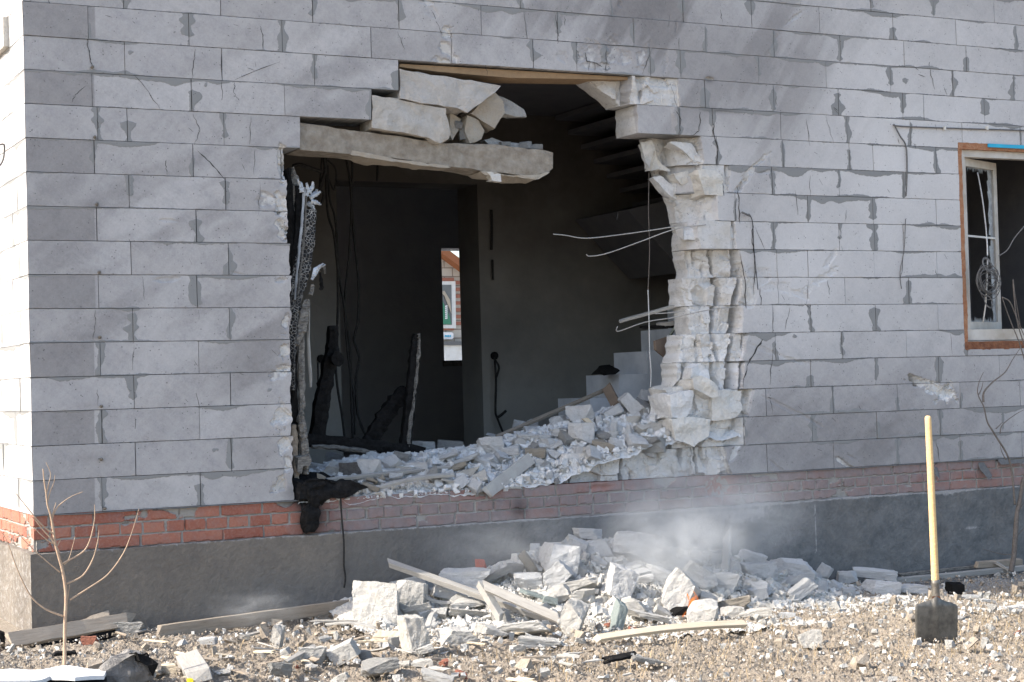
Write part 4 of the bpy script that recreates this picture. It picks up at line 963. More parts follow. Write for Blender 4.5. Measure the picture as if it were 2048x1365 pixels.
# ================================================================== heaps of crushed concrete
def chips(name, P, S, mt, seed=0, **k):
    """many tiny angular chips (a crushed mass) as one object"""
    rs = np.random.RandomState(seed); n = len(P)
    base = np.array([(x, y, z) for x in (-.8, .8) for y in (-.8, .8) for z in (-.8, .8)], float)
    tri = np.array([(0, 1, 3, 2), (4, 6, 7, 5), (0, 4, 5, 1), (2, 3, 7, 6), (0, 2, 6, 4), (1, 5, 7, 3)])
    V = base[None]*np.array(S)[:, None, None]*rs.uniform(.35, 1.1, (n, 1, 3))
    V = V+rs.uniform(-.33, .33, (n, 8, 3))*np.array(S)[:, None, None]
    a, b = rs.uniform(0, 6.28, n), rs.uniform(-1, 1, n)
    ca, sa, cb, sb = np.cos(a), np.sin(a), np.cos(b), np.sin(b)
    Rz = np.zeros((n, 3, 3)); Rz[:, 0, 0] = ca; Rz[:, 0, 1] = -sa; Rz[:, 1, 0] = sa; Rz[:, 1, 1] = ca; Rz[:, 2, 2] = 1
    Rx = np.zeros((n, 3, 3)); Rx[:, 0, 0] = 1; Rx[:, 1, 1] = cb; Rx[:, 1, 2] = -sb; Rx[:, 2, 1] = sb; Rx[:, 2, 2] = cb
    V = np.einsum('nij,nkj->nki', Rz@Rx, V)+np.array(P)[:, None, :]
    F = tri[None]+np.arange(n)[:, None, None]*8
    return link(name, npmesh(name, V.reshape(-1, 3), F.reshape(-1, 4)), M[mt], **k)
HI = [(XatU(u, 0, .0), z) for u, z in []]
def prof_pts(lst, y): 
    out = []
    for u, v in lst: p = atY(u, v, y); out.append((p[0], p[2]))
    return np.array(out)
RI = prof_pts([(600,955),(640,940),(700,922),(800,912),(900,905),(980,895),(1040,872),(1100,858),(1160,838),(1220,824),(1290,812),(1345,806),(1400,800)], .45)
def heap_in(x, y):
    r = np.interp(x, RI[:, 0], RI[:, 1])-.02
    f = np.interp(x, [XatU(640,0), XatU(1000,0), XatU(1120,0), XatU(1200,0), XatU(1340,0)], [.02, .03, .06, .17, .30])
    a = np.clip((y-.02)/.40, 0, 1); a = a*a*(3-2*a)
    h = f+(r-f)*a-.05*np.clip(1-y/.05, 0, 1)
    h = np.where(y > .6, r-(y-.6)*.55, h)
    return h
RO = prof_pts([(640,1235),(700,1205),(780,1195),(900,1165),(1000,1140),(1060,1115),(1150,1085),(1240,1085),(1340,1100),(1450,1110),(1540,1125),(1620,1150),(1680,1172),(1740,1192),(1780,1205)], -.28)
def heap_out(x, y):
    g = gz(x, y)-.02; r = np.interp(x, RO[:, 0], RO[:, 1], left=-9, right=-9)
    hgt = np.maximum(r-gz(x, -.28), 0)
    wd = .35+hgt*1.9
    a = np.clip((-.20-y)/wd, 0, 1)
    return g+hgt*(1-a)**1.15*np.where(y > -.2, 1, 1)
def heapmesh(name, fn, x0, x1, y0, y1, step, mt, seed, **k):
    xs = np.arange(x0, x1, step); ys = np.arange(y0, y1, step); X, Y = np.meshgrid(xs, ys)
    Z = fn(X, Y)+(fbm(X*8, Y*8, seed, 3)-.5)*.05+(fbm(X*25, Y*25, seed+4, 3)-.5)*.035
    cid, d, _, _ = cells(X*22, Y*22, seed); Z += np.clip(.4-d, 0, 1)*.02*cid
    idx = np.arange(X.size).reshape(X.shape)
    F = np.stack([idx[:-1, :-1].ravel(), idx[:-1, 1:].ravel(), idx[1:, 1:].ravel(), idx[1:, :-1].ravel()], 1)
    return link(name, npmesh(name, np.stack([X, Y, Z], -1).reshape(-1, 3), F), M[mt], **k)
heapmesh('crushed_concrete', heap_in, float(XatU(596, 0)), float(XatU(1440, 0, .3)), -.0, 2.0, .014, 'chunk_cool', 3, kind='stuff', label='dusty crushed concrete filling the foot of the opening', cat='crushed concrete')
heapmesh('crushed_concrete', heap_out, float(XatU(640, -.9)), float(XatU(1760, -.9)), -1.7, -.02, .014, 'chunk', 9, kind='stuff', label='crushed concrete heaped at the foot of the wall below the hole', cat='crushed concrete')
rs = np.random.RandomState(5)
# crumbs on both heaps
def scatter(fn, n, x0, x1, y0, y1, s0, s1, dens=None, lift=.3):
    x = rs.uniform(x0, x1, n); y = rs.uniform(y0, y1, n)
    if dens is not None: k = rs.uniform(0, 1, n) < dens(x, y); x, y = x[k], y[k]
    s = s0+(s1-s0)*rs.uniform(0, 1, len(x))**3
    z = fn(x, y)+s*lift+.01
    return np.stack([x, y, z], 1), s
xa, xb = float(XatU(640, 0)), float(XatU(1350, 0))
P, S = scatter(heap_in, 5000, xa, xb, .0, .75, .005, .034); chips('concrete_crumbs', P, S, 'chunk_cool', 1, kind='stuff', label='small grey concrete crumbs over the heap inside the opening', cat='crumbs')
P, S = scatter(heap_in, 16000, xa, xb, .0, .7, .002, .010, None, .2); chips('concrete_powder', P, S, 'chunk_cool', 11, kind='stuff', label='fine pale concrete powder over the heap inside the opening', cat='powder')
P, S = scatter(heap_out, 16000, float(XatU(700, -1)), float(XatU(1700, -1)), -1.3, -.1, .002, .010, None, .2); chips('concrete_powder', P, S, 'chunk', 12, kind='stuff', label='fine pale concrete powder over the heap outside', cat='powder')
P, S = scatter(heap_out, 6000, float(XatU(680, -1)), float(XatU(1640, -1)), -1.1, -.1, .004, .034); chips('concrete_crumbs', P, S, 'chunk', 2, kind='stuff', label='small pale concrete crumbs over the heap outside the wall', cat='crumbs')
def gdens(x, y): return np.clip(.25+fbm(x*1.5, y*1.5, 44, 3)*1.2-.45+.5*np.exp(-((x-3)/2)**2)*np.exp(y+.5), 0, 1)
gg_ = lambda x, y: gz(x, y)-.0
P, S = scatter(gg_, 7000, -1.6, 9, -4.6, -.05, .003, .017, gdens); chips('ground_crumbs', P, S, 'chunk', 3, kind='stuff', label='pale concrete crumbs strewn over the dry ground', cat='crumbs')
P, S = scatter(gg_, 36000, -1.6, 9, -4.6, -.05, .002, .011, lambda x, y: .8-gdens(x, y)*.3); P2, S2 = scatter(gg_, 900, -1.6, 9, -4.6, -.05, .012, .045, lambda x, y: fbm(x*2, y*2, 8, 3)*1.3-.3); P = np.concatenate([P, P2]); S = np.concatenate([S, S2]); chips('soil_clods', P, S, 'clod', 4, kind='stuff', label='brown clods of dry soil over the ground', cat='soil clods')
P, S = scatter(gg_, 2600, -1.6, 9, -4.6, -.05, .006, .03, gdens); chips('ash_crumbs', P, S, 'chunk_grey', 6, kind='stuff', label='grey crumbs and ash over the ground', cat='crumbs')
def grass():
    n = 26000; x = rs.uniform(-1.8, 9, n); y = rs.uniform(-4.8, -.5, n)
    k = rs.uniform(0, 1, n) < np.clip(.18+.25*(x-2.5)/3+.9*(fbm(x*1.3, y*1.3, 91, 3)-.45), 0, 1)*np.clip((-y-.6)/.8, 0, 1); x, y = x[k], y[k]; n = len(x)
    z = gz(x, y)-.03; h = rs.uniform(.015, .055, n); a = rs.uniform(0, 6.28, n); l = rs.uniform(.2, 1.6, n)*h; w_ = rs.uniform(.0012, .0026, n)
    p0 = np.stack([x-np.sin(a)*w_, y+np.cos(a)*w_, z], 1); p1 = np.stack([x+np.sin(a)*w_, y-np.cos(a)*w_, z], 1)
    m0 = np.stack([x+np.cos(a)*l*.35-np.sin(a)*w_*.8, y+np.sin(a)*l*.35+np.cos(a)*w_*.8, z+h*.65+.012], 1); m1 = np.stack([x+np.cos(a)*l*.35+np.sin(a)*w_*.8, y+np.sin(a)*l*.35-np.cos(a)*w_*.8, z+h*.65+.012], 1)
    t0 = np.stack([x+np.cos(a)*l, y+np.sin(a)*l, z+h+.02], 1); t1 = t0+np.array([.001, .001, 0])
    V = np.stack([p0, p1, m1, m0, t1, t0], 1).reshape(-1, 3); b = np.arange(n)[:, None]*6
    F = np.concatenate([b+np.array([[0, 1, 2, 3]]), b+np.array([[3, 2, 4, 5]])])
    link('dry_grass', npmesh('dry_grass', V, F), M['grass'], kind='stuff', label='sparse short dry grass over the soil', cat='grass')
grass()
# ================================================================== the neighbour's house seen through the rear window
NY = 26.0
nh = empty('neighbour_house', tuple(float(a) for a in atY(905, 740, NY)), label='pale brick house with brown gable edge seen through the far window', cat='house')
def npart(name, acc, mt, lb=None):
    o = link(name, acc.mesh(name), mt); o.parent = nh; o.location = (-nh.location.x, -nh.location.y, -nh.location.z)
    if lb: o['label'] = lb
    return o
def mat_nb():
    b = NB('pale_brickwork'); co = b.coord(); sp = b.n('ShaderNodeSeparateXYZ'); b.set(sp.inputs[0], co)
    cb = b.n('ShaderNodeCombineXYZ'); b.set(cb.inputs[0], sp.outputs[0]); b.set(cb.inputs[1], sp.outputs[2])
    br = b.n('ShaderNodeTexBrick', i_Scale=1.0, i_Mortar_Size=.014, i_Brick_Width=.42, i_Row_Height=.205); b.set(br.inputs['Vector'], cb.outputs[0])
    br.inputs['Color1'].default_value = (.44, .40, .34, 1); br.inputs['Color2'].default_value = (.38, .34, .28, 1); br.inputs['Mortar'].default_value = (.20, .16, .13, 1)
    return b.done(br.outputs[0], .9)
nbm = mat_nb()
def nq(poly, y, th, name, mt, lb=None):
    o = slab_px(name, poly, y, th, mt); w_ = o.location.copy(); o.parent = nh; o.location = w_-nh.location
    if lb: o['label'] = lb
    return o
nq([(700,380),(885,500),(925,535),(1150,700),(1150,685),(1150,900),(700,900)], NY, .3, 'wall', nbm)
nq([(690,360),(885,491),(925,521),(1160,693),(1160,716),(925,537),(885,508),(690,385)], NY-.35, .8, 'roof_verge', M['rust'])
nq([(872,556),(908,556),(908,563),(872,563)], NY-.03, .1, 'window_head', M['brick_loose'])
for i in range(7): nq([(911,562+i*13.6),(932,562+i*13.6),(932,569+i*13.6),(911,569+i*13.6)], NY-.03, .08, 'corner_brick', M['brick_loose'])
nq([(872,657),(908,657),(908,661),(872,661)], NY-.03, .1, 'window_sill', M['brick_loose'])
wf = nq([(868,563),(911,563),(912,657),(868,657)], NY-.05, .1, 'window', M['pvc'])
o = nq([(868,570),(903,570),(904,650),(868,650)], NY-.06, .02, 'pane', M['pane']); w_ = o.matrix_basis.translation.copy(); o.parent = wf; o.location = w_-wf.location
M['green'] = mat_simple('green_poster', (.05, .18, .11), (.08, .24, .15), 4)
o = nq([(868,620),(884,600),(894,620),(900,636),(903,649),(868,649)], NY-.08, .01, 'poster', M['green'], 'green poster inside the neighbour window'); w_ = o.matrix_basis.translation.copy(); o.parent = wf; o.location = w_-wf.location
M['tanp'] = mat_simple('tan_poster', (.35, .30, .22), (.42, .37, .30), 4)
o = nq([(880,583),(889,582),(900,600),(903,628),(897,612),(889,592)], NY-.092, .01, 'poster_edge', M['tanp']); w_ = o.matrix_basis.translation.copy(); o.parent = wf; o.location = w_-wf.location
for i in range(7):
    o = nq([(890.5,612+i*4),(895,611+i*4),(895,613.6+i*4),(890.5,614.6+i*4)], NY-.10, .01, 'lettering', M['whitestuff']); w_ = o.matrix_basis.translation.copy(); o.parent = wf; o.location = w_-wf.location
sg = nq([(880,665),(904,665),(907,668),(907,676),(904,679),(880,679)], NY-.08, .03, 'sign_plate', M['whitestuff'], 'small white street sign on the neighbour wall')
for i in range(4):
    o = nq([(890+i*3.2,670.5),(892+i*3.2,670.5),(892+i*3.2,674.5),(890+i*3.2,674.5)], NY-.09, .01, 'lettering', M['blue']); w_ = o.matrix_basis.translation.copy(); o.parent = sg; o.location = w_-sg.location
nq([(700,683),(1150,683),(1150,691),(700,691)], NY-.2, .5, 'plinth_ledge', M['felt'])
nq([(700,691),(1150,691),(1150,800),(700,800)], NY-.15, .4, 'plinth', M['pvc'])
# ================================================================== things in the opening
# the burnt window frame standing on the sill
def bar_px(name, pts, y, wpx, th, mt, parent=None, jit=.012, seed=1, label=None):
    """rough bar following traced points at real distance y"""
    rg = random.Random(seed); P = []
    for i in range(len(pts)-1):
        for k in range(6): t = k/6; P.append([pts[i][q]+(pts[i+1][q]-pts[i][q])*t for q in range(len(pts[i]))])
    P.append(list(pts[-1])); vs = []; fs = []
    c = Vector(atY(P[0][0], P[0][1], y))
    for i, p in enumerate(P):
        a = P[max(0, i-1)]; b = P[min(len(P)-1, i+1)]; dx, dy = b[0]-a[0], b[1]-a[1]; l = math.hypot(dx, dy) or 1; nx, ny = -dy/l, dx/l
        w_ = (p[2] if len(p) > 2 else wpx)*.5*(1+rg.uniform(-.12, .12))
        for (s_, yy) in ((-1, 0), (0, -.012), (1, 0), (1, th), (-1, th)):
            q = Vector(atY(p[0]+nx*w_*s_, p[1]+ny*w_*s_, y)); q.y += yy; q += Vector((rg.uniform(-jit, jit), rg.uniform(-jit, jit), rg.uniform(-jit, jit)))*.5; vs.append(q-c)
    n = 5
    for i in range(len(P)-1):
        for k in range(n): fs.append((i*n+k, i*n+(k+1) % n, (i+1)*n+(k+1) % n, (i+1)*n+k))
    fs += [tuple(range(n))[::-1], tuple((len(P)-1)*n+k for k in range(n))]
    a = Acc(); a.add(vs, fs); me = a.mesh(name); bm = bmesh.new(); bm.from_mesh(me); bmesh.ops.recalc_face_normals(bm, faces=bm.faces); bm.to_mesh(me); bm.free()
    o = link(name, me, M[mt]); o.location = c
    if parent is not None: o.parent = parent; o.location = c-parent.location
    if label: o['label'] = label
    return o
bf = empty('burnt_timber_structure', tuple(atY(720, 905, .75)), label='charred black timber frame leaning inside the left of the opening', cat='burnt frame')
bar_px('upright', [(668,652,14),(668,700,22),(655,760,26),(645,810,26),(636,885,30)], .78, 24, .06, 'char', bf, seed=2)
bar_px('upright', [(834,668,11),(832,700,15),(826,770,18),(820,830,18),(812,905,20)], .74, 16, .05, 'char', bf, seed=3)
bar_px('ash_edge', [(838,668,5),(837,710,5),(831,770,6),(828,800,4),(821,850,8),(817,895,6)], .725, 5, .02, 'char_grey', bf, seed=5)
bar_px('brace', [(815,778,24),(785,815,32),(762,850,30),(738,890,28)], .85, 26, .05, 'char', bf, seed=4)
bar_px('bottom_rail', [(612,880,26),(700,890,28),(790,897,26),(850,905,22)], .72, 26, .07, 'char', bf, seed=6)
bar_px('bottom_rail', [(625,893,8),(690,897,9),(752,906,8)], .66, 8, .03, 'char_grey', bf, seed=7)
a = Acc(); tube(a, [(0, 0, 0), (.0, -.04, 0)], .05, 9, .3); o = link('knob', a.mesh('knob'), M['char']); p = Vector(atY(671, 718, .74)); o.parent = bf; o.location = p-bf.location
# burnt window post at the left jamb
cp = empty('charred_post', tuple(atY(600, 975, .12)), label='crackled charred window post with torn metal at the left jamb', cat='burnt post')
bar_px('post', [(577,338,10),(582,440,16),(583,560,14),(587,700,12),(590,830,14),(592,975,14)], .14, 14, .10, 'char', cp, seed=8)
bar_px('crackled_board', [(622,420,24),(616,470,30),(608,520,32),(598,570,30),(589,625,18),(586,720,10),(587,780,8)], .10, 26, .03, 'crackle', cp, jit=.006, seed=9)
bar_px('crackled_board', [(598,372,10),(600,430,16),(594,500,16),(587,560,12),(584,620,8)], .12, 14, .03, 'char', cp, seed=10)
bar_px('strip', [(609,375,4),(604,450,4),(596,530,4),(590,600,3)], .085, 4, .01, 'alu', cp, seed=11, jit=.004)
bar_px('strip', [(613,380,3),(611,450,3),(604,520,3),(596,590,3)], .085, 3, .01, 'char_grey', cp, seed=12, jit=.004)
bar_px('backing_sheet', [(584,335,8),(590,360,16),(588,420,14),(586,480,8)], .16, 10, .02, 'char_grey', cp, seed=13)
bar_px('curled_sheet', [(615,600,8),(611,625,20),(604,660,16),(594,690,6)], .09, 16, .012, 'char_grey', cp, seed=14)
bar_px('strip', [(618,600,3),(617,680,5),(622,760,5),(622,775,3)], .13, 5, .015, 'lath_grey', cp, seed=15, jit=.003)
bar_px('strip', [(606,640,8),(603,720,10),(606,800,12),(602,830,8)], .12, 9, .03, 'char_grey', cp, seed=16)
bar_px('sleeve', [(601,830,6),(606,850,14),(610,890,15),(612,930,14),(613,950,10)], .08, 12, .04, 'char_grey', cp, seed=17)
bar_px('bare_wood', [(588,850,10),(592,900,12),(594,940,11),(596,978,10)], .10, 11, .03, 'wood_old', cp, seed=18)
o = polychunk('latch_box', [(596,916),(618,910),(624,922),(619,932),(606,933),(603,948),(595,944)], .05, .04, 'char_grey', (0,0), .003, .04); o.parent = cp; o.location = o.location-cp.location
rg = random.Random(8)
for i, (u, v, l, an) in enumerate([(604,385,34,-1.9),(612,392,32,-1.5),(618,385,28,-1.2),(620,395,30,-.5),(622,402,26,.4),(615,405,28,.9),(606,400,24,2.4),(624,392,20,-.9)]):
    e = (u+l*.8*math.cos(an), v+l*.8*math.sin(an))
    bar_px('torn_metal', [(u, v, 9), ((u+e[0])/2+3, (v+e[1])/2, 7), (e[0], e[1], 3)], .07+.012*i, 8, .002, 'alu', cp, jit=.008, seed=20+i)
for i, pts in enumerate([[(624,560,5),(632,540,10),(646,528,4)], [(628,555,3),(640,535,4),(650,530,3)], [(622,590,10),(626,570,7)], [(648,532,4),(650,548,3)], [(640,545,4),(644,575,8),(640,580,5)]]):
    bar_px('torn_metal', pts, .08+.01*i, 6, .004, ('alu', 'alu', 'char_grey', 'char_grey', 'char')[i], cp, jit=.006, seed=30+i)
# burnt mess spilling over the bricks
for nm, poly, y, th, mt, lb in [('melted_debris', [(600,965),(640,955),(700,962),(735,975),(700,990),(640,1000),(600,998)], -.03, .3, 'char', 'black melted debris in the left corner of the sill'),
    ('charred_plank', [(616,978),(648,970),(645,1000),(636,1040),(630,1066),(612,1068),(618,1030)], -.045, .03, 'char', 'black charred slat hanging down over the bricks')]:
    o = polychunk(nm, poly, y, th, mt, (0, 0), .026, .03); setp(o, lb, 'burnt debris')
for i in range(16):
    u = rg.uniform(605, 760); v = rg.uniform(955, 985)
    o = chunk(u-9, v-5, u+rg.uniform(6, 16), v+6, .06+.1*rg.random(), 'chunk_sooty' if i % 3 else 'chunk_tan', small=True, roll=rg.uniform(-.6, .6), name='burnt_piece'); setp(o, 'sooty lump in the burnt debris at the left of the sill', 'burnt debris', 'sooty lumps on the sill')
# ================================================================== rubble
def march(u, v, fn):
    d = ray(u, v); t = np.arange(6.5, 18, .01); P = CAM[None]+d[None]*t[:, None]
    z = fn(P[:, 0], P[:, 1]); k = np.nonzero(P[:, 2] < z)[0]
    return P[k[0]] if len(k) else None
fo_ = lambda x, y: np.maximum(heap_out(x, y), gz(x, y))
def onheap(u0, v0, u1, v1, fn, ymin, ymax):
    p = march((u0+u1)/2, v1-.1*(v1-v0), fn)
    y = ymax if p is None else min(max(p[1], ymin), ymax)
    return float(y)
OUT = [(708,1166,794,1246,'chunk',0,'largest cream block at the left end of the heap outside',0),(790,1159,852,1228,'chunk',.1,'cream block standing behind the largest one at the left',1),(802,1205,866,1238,'chunk',-.2,'rounded cream stone in front of the two large left blocks',2),(763,1222,804,1248,'chunk_cool',.3,None,3),
(796,1234,857,1311,'chunk',.05,'tall upright cream chunk standing alone on the ground in front',4),(878,1253,951,1291,'chunk',.04,'brick shaped pale block lying before the heap',5),(832,1289,867,1311,'chunk',-.3,None,6),(898,1193,972,1222,'chunk',.1,None,7),(898,1214,978,1239,'chunk',.15,None,8),(985,1224,1020,1243,'chunk',0,None,9),
(951,1246,1013,1277,'chunk',.2,None,10),(989,1239,1095,1275,'chunk',-.1,'wide flat white chunk under the lower end of the long batten',11),(1033,1270,1115,1297,'chunk',.1,'flat white slab low in front of the heap',12),(1112,1197,1177,1273,'chunk',.4,'tall pale chunk at the foot of the long batten',13),(1095,1169,1142,1212,'chunk',-.3,None,14),(1136,1181,1189,1208,'chunk',0,None,15),
(1125,1155,1195,1185,'chunk',-.15,None,16),(866,1164,934,1202,'chunk_cool',.2,None,17),(847,1147,883,1181,'chunk_cool',.5,None,18),(780,1150,855,1185,'chunk_cool',-.1,None,19),(876,1140,978,1178,'chunk_cool',0,'long flat grey slab lying against the plinth',20),
(953,1132,1023,1171,'chunk_grey',-.4,'dark grooved grey block end left of the heap top',21),(1013,1125,1047,1150,'chunk_grey',.2,None,22),(1038,1103,1081,1154,'chunk_tan',-.6,'brownish wedge leaning on the left shoulder of the heap',23),(1078,1085,1156,1154,'chunk_cool',.15,'big pale chunk on the left shoulder of the heap',24),(1078,1137,1142,1178,'chunk_cool',-.7,None,25),
(1146,1055,1203,1079,'chunk_cool',.1,'flat topped stone at the top left of the outside heap',26),(1142,1077,1177,1109,'chunk_cool',.3,None,27),(1171,1079,1221,1111,'chunk_cool',0,None,28),(1030,1147,1081,1178,'chunk_cool',0,None,29),(1224,1062,1309,1127,'chunk_cool',.12,'big squared block at the top of the heap in the smoke',30),
(1208,1128,1275,1200,'chunk_cool',.35,'large slanting slab in the middle of the heap',31),(1252,1127,1290,1152,'chunk_cool',.1,None,32),(1290,1127,1362,1171,'chunk_cool',.3,None,33),(1273,1146,1309,1171,'chunk_cool',-.3,None,34),(1322,1154,1392,1222,'chunk',-.75,'sunlit pointed chunk tilted above the flames',35),
(1243,1192,1297,1228,'chunk',.4,None,36),(1252,1216,1335,1248,'chunk',.25,'long sunlit chunk left of the flames',37),(1373,1200,1436,1248,'chunk',-.1,'sunlit squared chunk just right of the flames',38),(1436,1193,1501,1225,'chunk_tan',-.1,'flat topped tan chunk at the right foot of the heap',39),(1363,1122,1436,1187,'chunk_cool',.6,'large triangular grey slab on the heap behind the flames',40),
(1427,1149,1478,1190,'chunk_cool',0,None,41),(1392,1182,1433,1222,'chunk',.3,None,42),(1420,1101,1455,1127,'chunk_cool',0,None,43),(1478,1101,1528,1133,'chunk_cool',.5,None,44),(1484,1127,1551,1159,'chunk_cool',0,None,45),(1487,1159,1544,1190,'chunk_cool',.1,None,2),(1541,1114,1630,1159,'chunk_cool',.1,'large grooved block at the right shoulder of the heap',5),
(1563,1149,1608,1178,'chunk_cool',-.2,None,7),(1573,1155,1633,1206,'chunk_cool',-.6,'slanting pale slab at the right end of the heap',31),(1497,1170,1535,1203,'chunk_cool',-.3,None,9),(1443,1213,1487,1235,'chunk',0,None,3),(1481,1216,1544,1238,'chunk',-.1,None,12),(1633,1130,1659,1165,'chunk_cool',.6,None,16),(1636,1162,1657,1190,'chunk_cool',.1,None,17),(1657,1160,1686,1189,'chunk_cool',.2,None,18),
(1676,1143,1714,1168,'chunk_cool',0,None,19),(1707,1132,1789,1162,'chunk_cool',.15,'peaked pale chunk by the plinth right of the heap',22),(1729,1159,1796,1192,'chunk_cool',.1,'pale chunk in front of the peaked one by the plinth',24),(1796,1169,1852,1190,'chunk_cool',.05,None,12),(1685,1176,1709,1195,'chunk_cool',0,None,27),(1310,1195,1330,1215,'chunk',0,None,28),(1340,1115,1372,1140,'chunk_cool',.4,None,29),(1180,1110,1215,1135,'chunk_cool',.4,None,33),(1300,1095,1350,1128,'chunk_cool',-.3,None,34),(1455,1120,1485,1150,'chunk_cool',.3,None,36)]
def nearlabels(L, alias, where):
    lab = [(q, alias[q[6]]) for q in L if q[6] in alias]; used = set(); out = []
    areas = sorted((q[2]-q[0])*(q[3]-q[1]) for q in L if not q[6])
    for q in L:
        if q[6]: out.append(q); continue
        cu, cv = (q[0]+q[2])/2, (q[1]+q[3])/2; ar = (q[2]-q[0])*(q[3]-q[1]); rk = areas.index(ar)/len(areas)
        sz = 'small' if rk < .34 else 'medium' if rk < .67 else 'larger'
        shp = 'flat' if (q[2]-q[0]) > 1.7*(q[3]-q[1]) else 'upright' if (q[3]-q[1]) > 1.15*(q[2]-q[0]) else 'chunky'
        clr = {'chunk_grey': 'grey', 'chunk_tan': 'tan', 'chunk_sooty': 'sooty', 'chunk_cool': 'dusty'}.get(q[4], 'pale')
        for (t, al) in sorted(lab, key=lambda e: (cu-(e[0][0]+e[0][2])/2)**2+(cv-(e[0][1]+e[0][3])/2)**2):
            du, dv = cu-(t[0]+t[2])/2, cv-(t[1]+t[3])/2
            dr_ = ('right of' if du > 0 else 'left of') if abs(du) > abs(dv) else ('below' if dv > 0 else 'above')
            lb = '%s %s %s piece just %s %s' % (sz, shp, clr, dr_, al)
            if lb not in used: break
        used.add(lb); out.append(q[:6]+(lb,)+q[7:])
    return out
OUT = nearlabels(OUT, {'largest cream block at the left end of the heap outside': 'the largest cream block outside', 'rounded cream stone in front of the two large left blocks': 'the rounded cream stone', 'brick shaped pale block lying before the heap': 'the brick shaped block', 'wide flat white chunk under the lower end of the long batten': 'the lower batten end', 'tall pale chunk at the foot of the long batten': 'the tall chunk at the batten foot', 'long flat grey slab lying against the plinth': 'the flat grey slab by the plinth',
 'dark grooved grey block end left of the heap top': 'the dark grooved block end', 'big pale chunk on the left shoulder of the heap': 'the big chunk on the left shoulder', 'flat topped stone at the top left of the outside heap': 'the flat topped stone on top', 'big squared block at the top of the heap in the smoke': 'the squared block in the smoke', 'large slanting slab in the middle of the heap': 'the large slanting slab', 'sunlit pointed chunk tilted above the flames': 'the pointed chunk by the flames',
 'large triangular grey slab on the heap behind the flames': 'the slab behind the flames', 'large grooved block at the right shoulder of the heap': 'the grooved block on the right', 'slanting pale slab at the right end of the heap': 'the right end slab', 'peaked pale chunk by the plinth right of the heap': 'the peaked chunk by the plinth', 'flat topped tan chunk at the right foot of the heap': 'the flat topped tan chunk', 'long sunlit chunk left of the flames': 'the long sunlit chunk'}, '')
for (a, b, c, d, mt, roll, lb, ix) in OUT:
    y = onheap(a, b, c, d, fo_, -3, -.16)
    o = chunk(a, b, c, d, y-.02, mt, roll=roll, idx=ix)
    setp(o, lb or 'pale broken concrete piece lying in the heap below the hole', 'rubble', 'broken concrete in the heap outside')
GRD = [(725,1316,794,1356,'chunk_grey',.05,'flat grey stone low in the foreground',7),(534,1321,584,1357,'chunk_grey',.2,'rounded grey lump beside the short stick in the foreground',2),(599,1294,652,1328,'chunk',0,'white squared wedge on the ground in the foreground',5),(648,1290,712,1326,'chunk',-.5,'white pointed wedge beside the squared one',9),(541,1250,569,1294,'chunk',.2,'small white upright wedge left of the heap',13),(621,1212,664,1238,'chunk_cool',0,'pale flat piece by the board at the wall foot',22),
(842,1337,907,1372,'chunk',.3,'white chunk cut by the lower edge of the picture',11),(661,1343,698,1372,'chunk',-.5,None,3),(719,1302,744,1321,'chunk_grey',0,None,4),(777,1275,797,1297,'chunk',0,None,6),(825,1320,869,1336,'chunk',0,None,12),(797,1322,820,1336,'chunk',0,None,14),(1262,1309,1328,1333,'chunk_grey',.25,'grey slab half sunk in the soil before the heap',20),(1597,1262,1641,1292,'chunk',0,'bright white lump alone on the soil right of the heap',8),(1973,1207,1994,1224,'chunk',.2,'small white cube on the ground near the right sapling',5),
(1960,1196,1990,1208,'chunk_cool',.2,None,12),(1925,1188,1965,1201,'chunk_cool',.1,None,24),(2010,1212,2040,1223,'chunk_cool',0,None,22),(1900,1232,1930,1242,'chunk_cool',0,None,24),(1150,1275,1172,1290,'chunk',.2,None,19),(1020,1290,1050,1305,'chunk',0,None,1),(480,1268,500,1280,'chunk_grey',.2,None,3),(400,1275,432,1288,'chunk_cool',0,None,22),(430,1340,460,1352,'chunk',0,None,14),(1560,1225,1590,1236,'chunk_cool',0,None,12),(1750,1200,1775,1211,'chunk_cool',0,None,16)]
GRD = nearlabels(GRD, {'flat grey stone low in the foreground': 'the flat grey foreground stone', 'white chunk cut by the lower edge of the picture': 'the white chunk at the lower edge', 'grey slab half sunk in the soil before the heap': 'the sunken grey slab', 'bright white lump alone on the soil right of the heap': 'the bright white lump', 'small white cube on the ground near the right sapling': 'the small white cube', 'pale flat piece by the board at the wall foot': 'the flat piece by the wall board', 'small white upright wedge left of the heap': 'the small upright wedge', 'rounded grey lump beside the short stick in the foreground': 'the grey lump beside the stick'}, '')
for (a, b, c, d, mt, roll, lb, ix) in GRD:
    o = chunk(a, b, c, d, 'g', mt, roll=roll, idx=ix)
    setp(o, lb or 'concrete fragment lying loose on the open ground', 'rubble', 'loose concrete fragments on the ground')
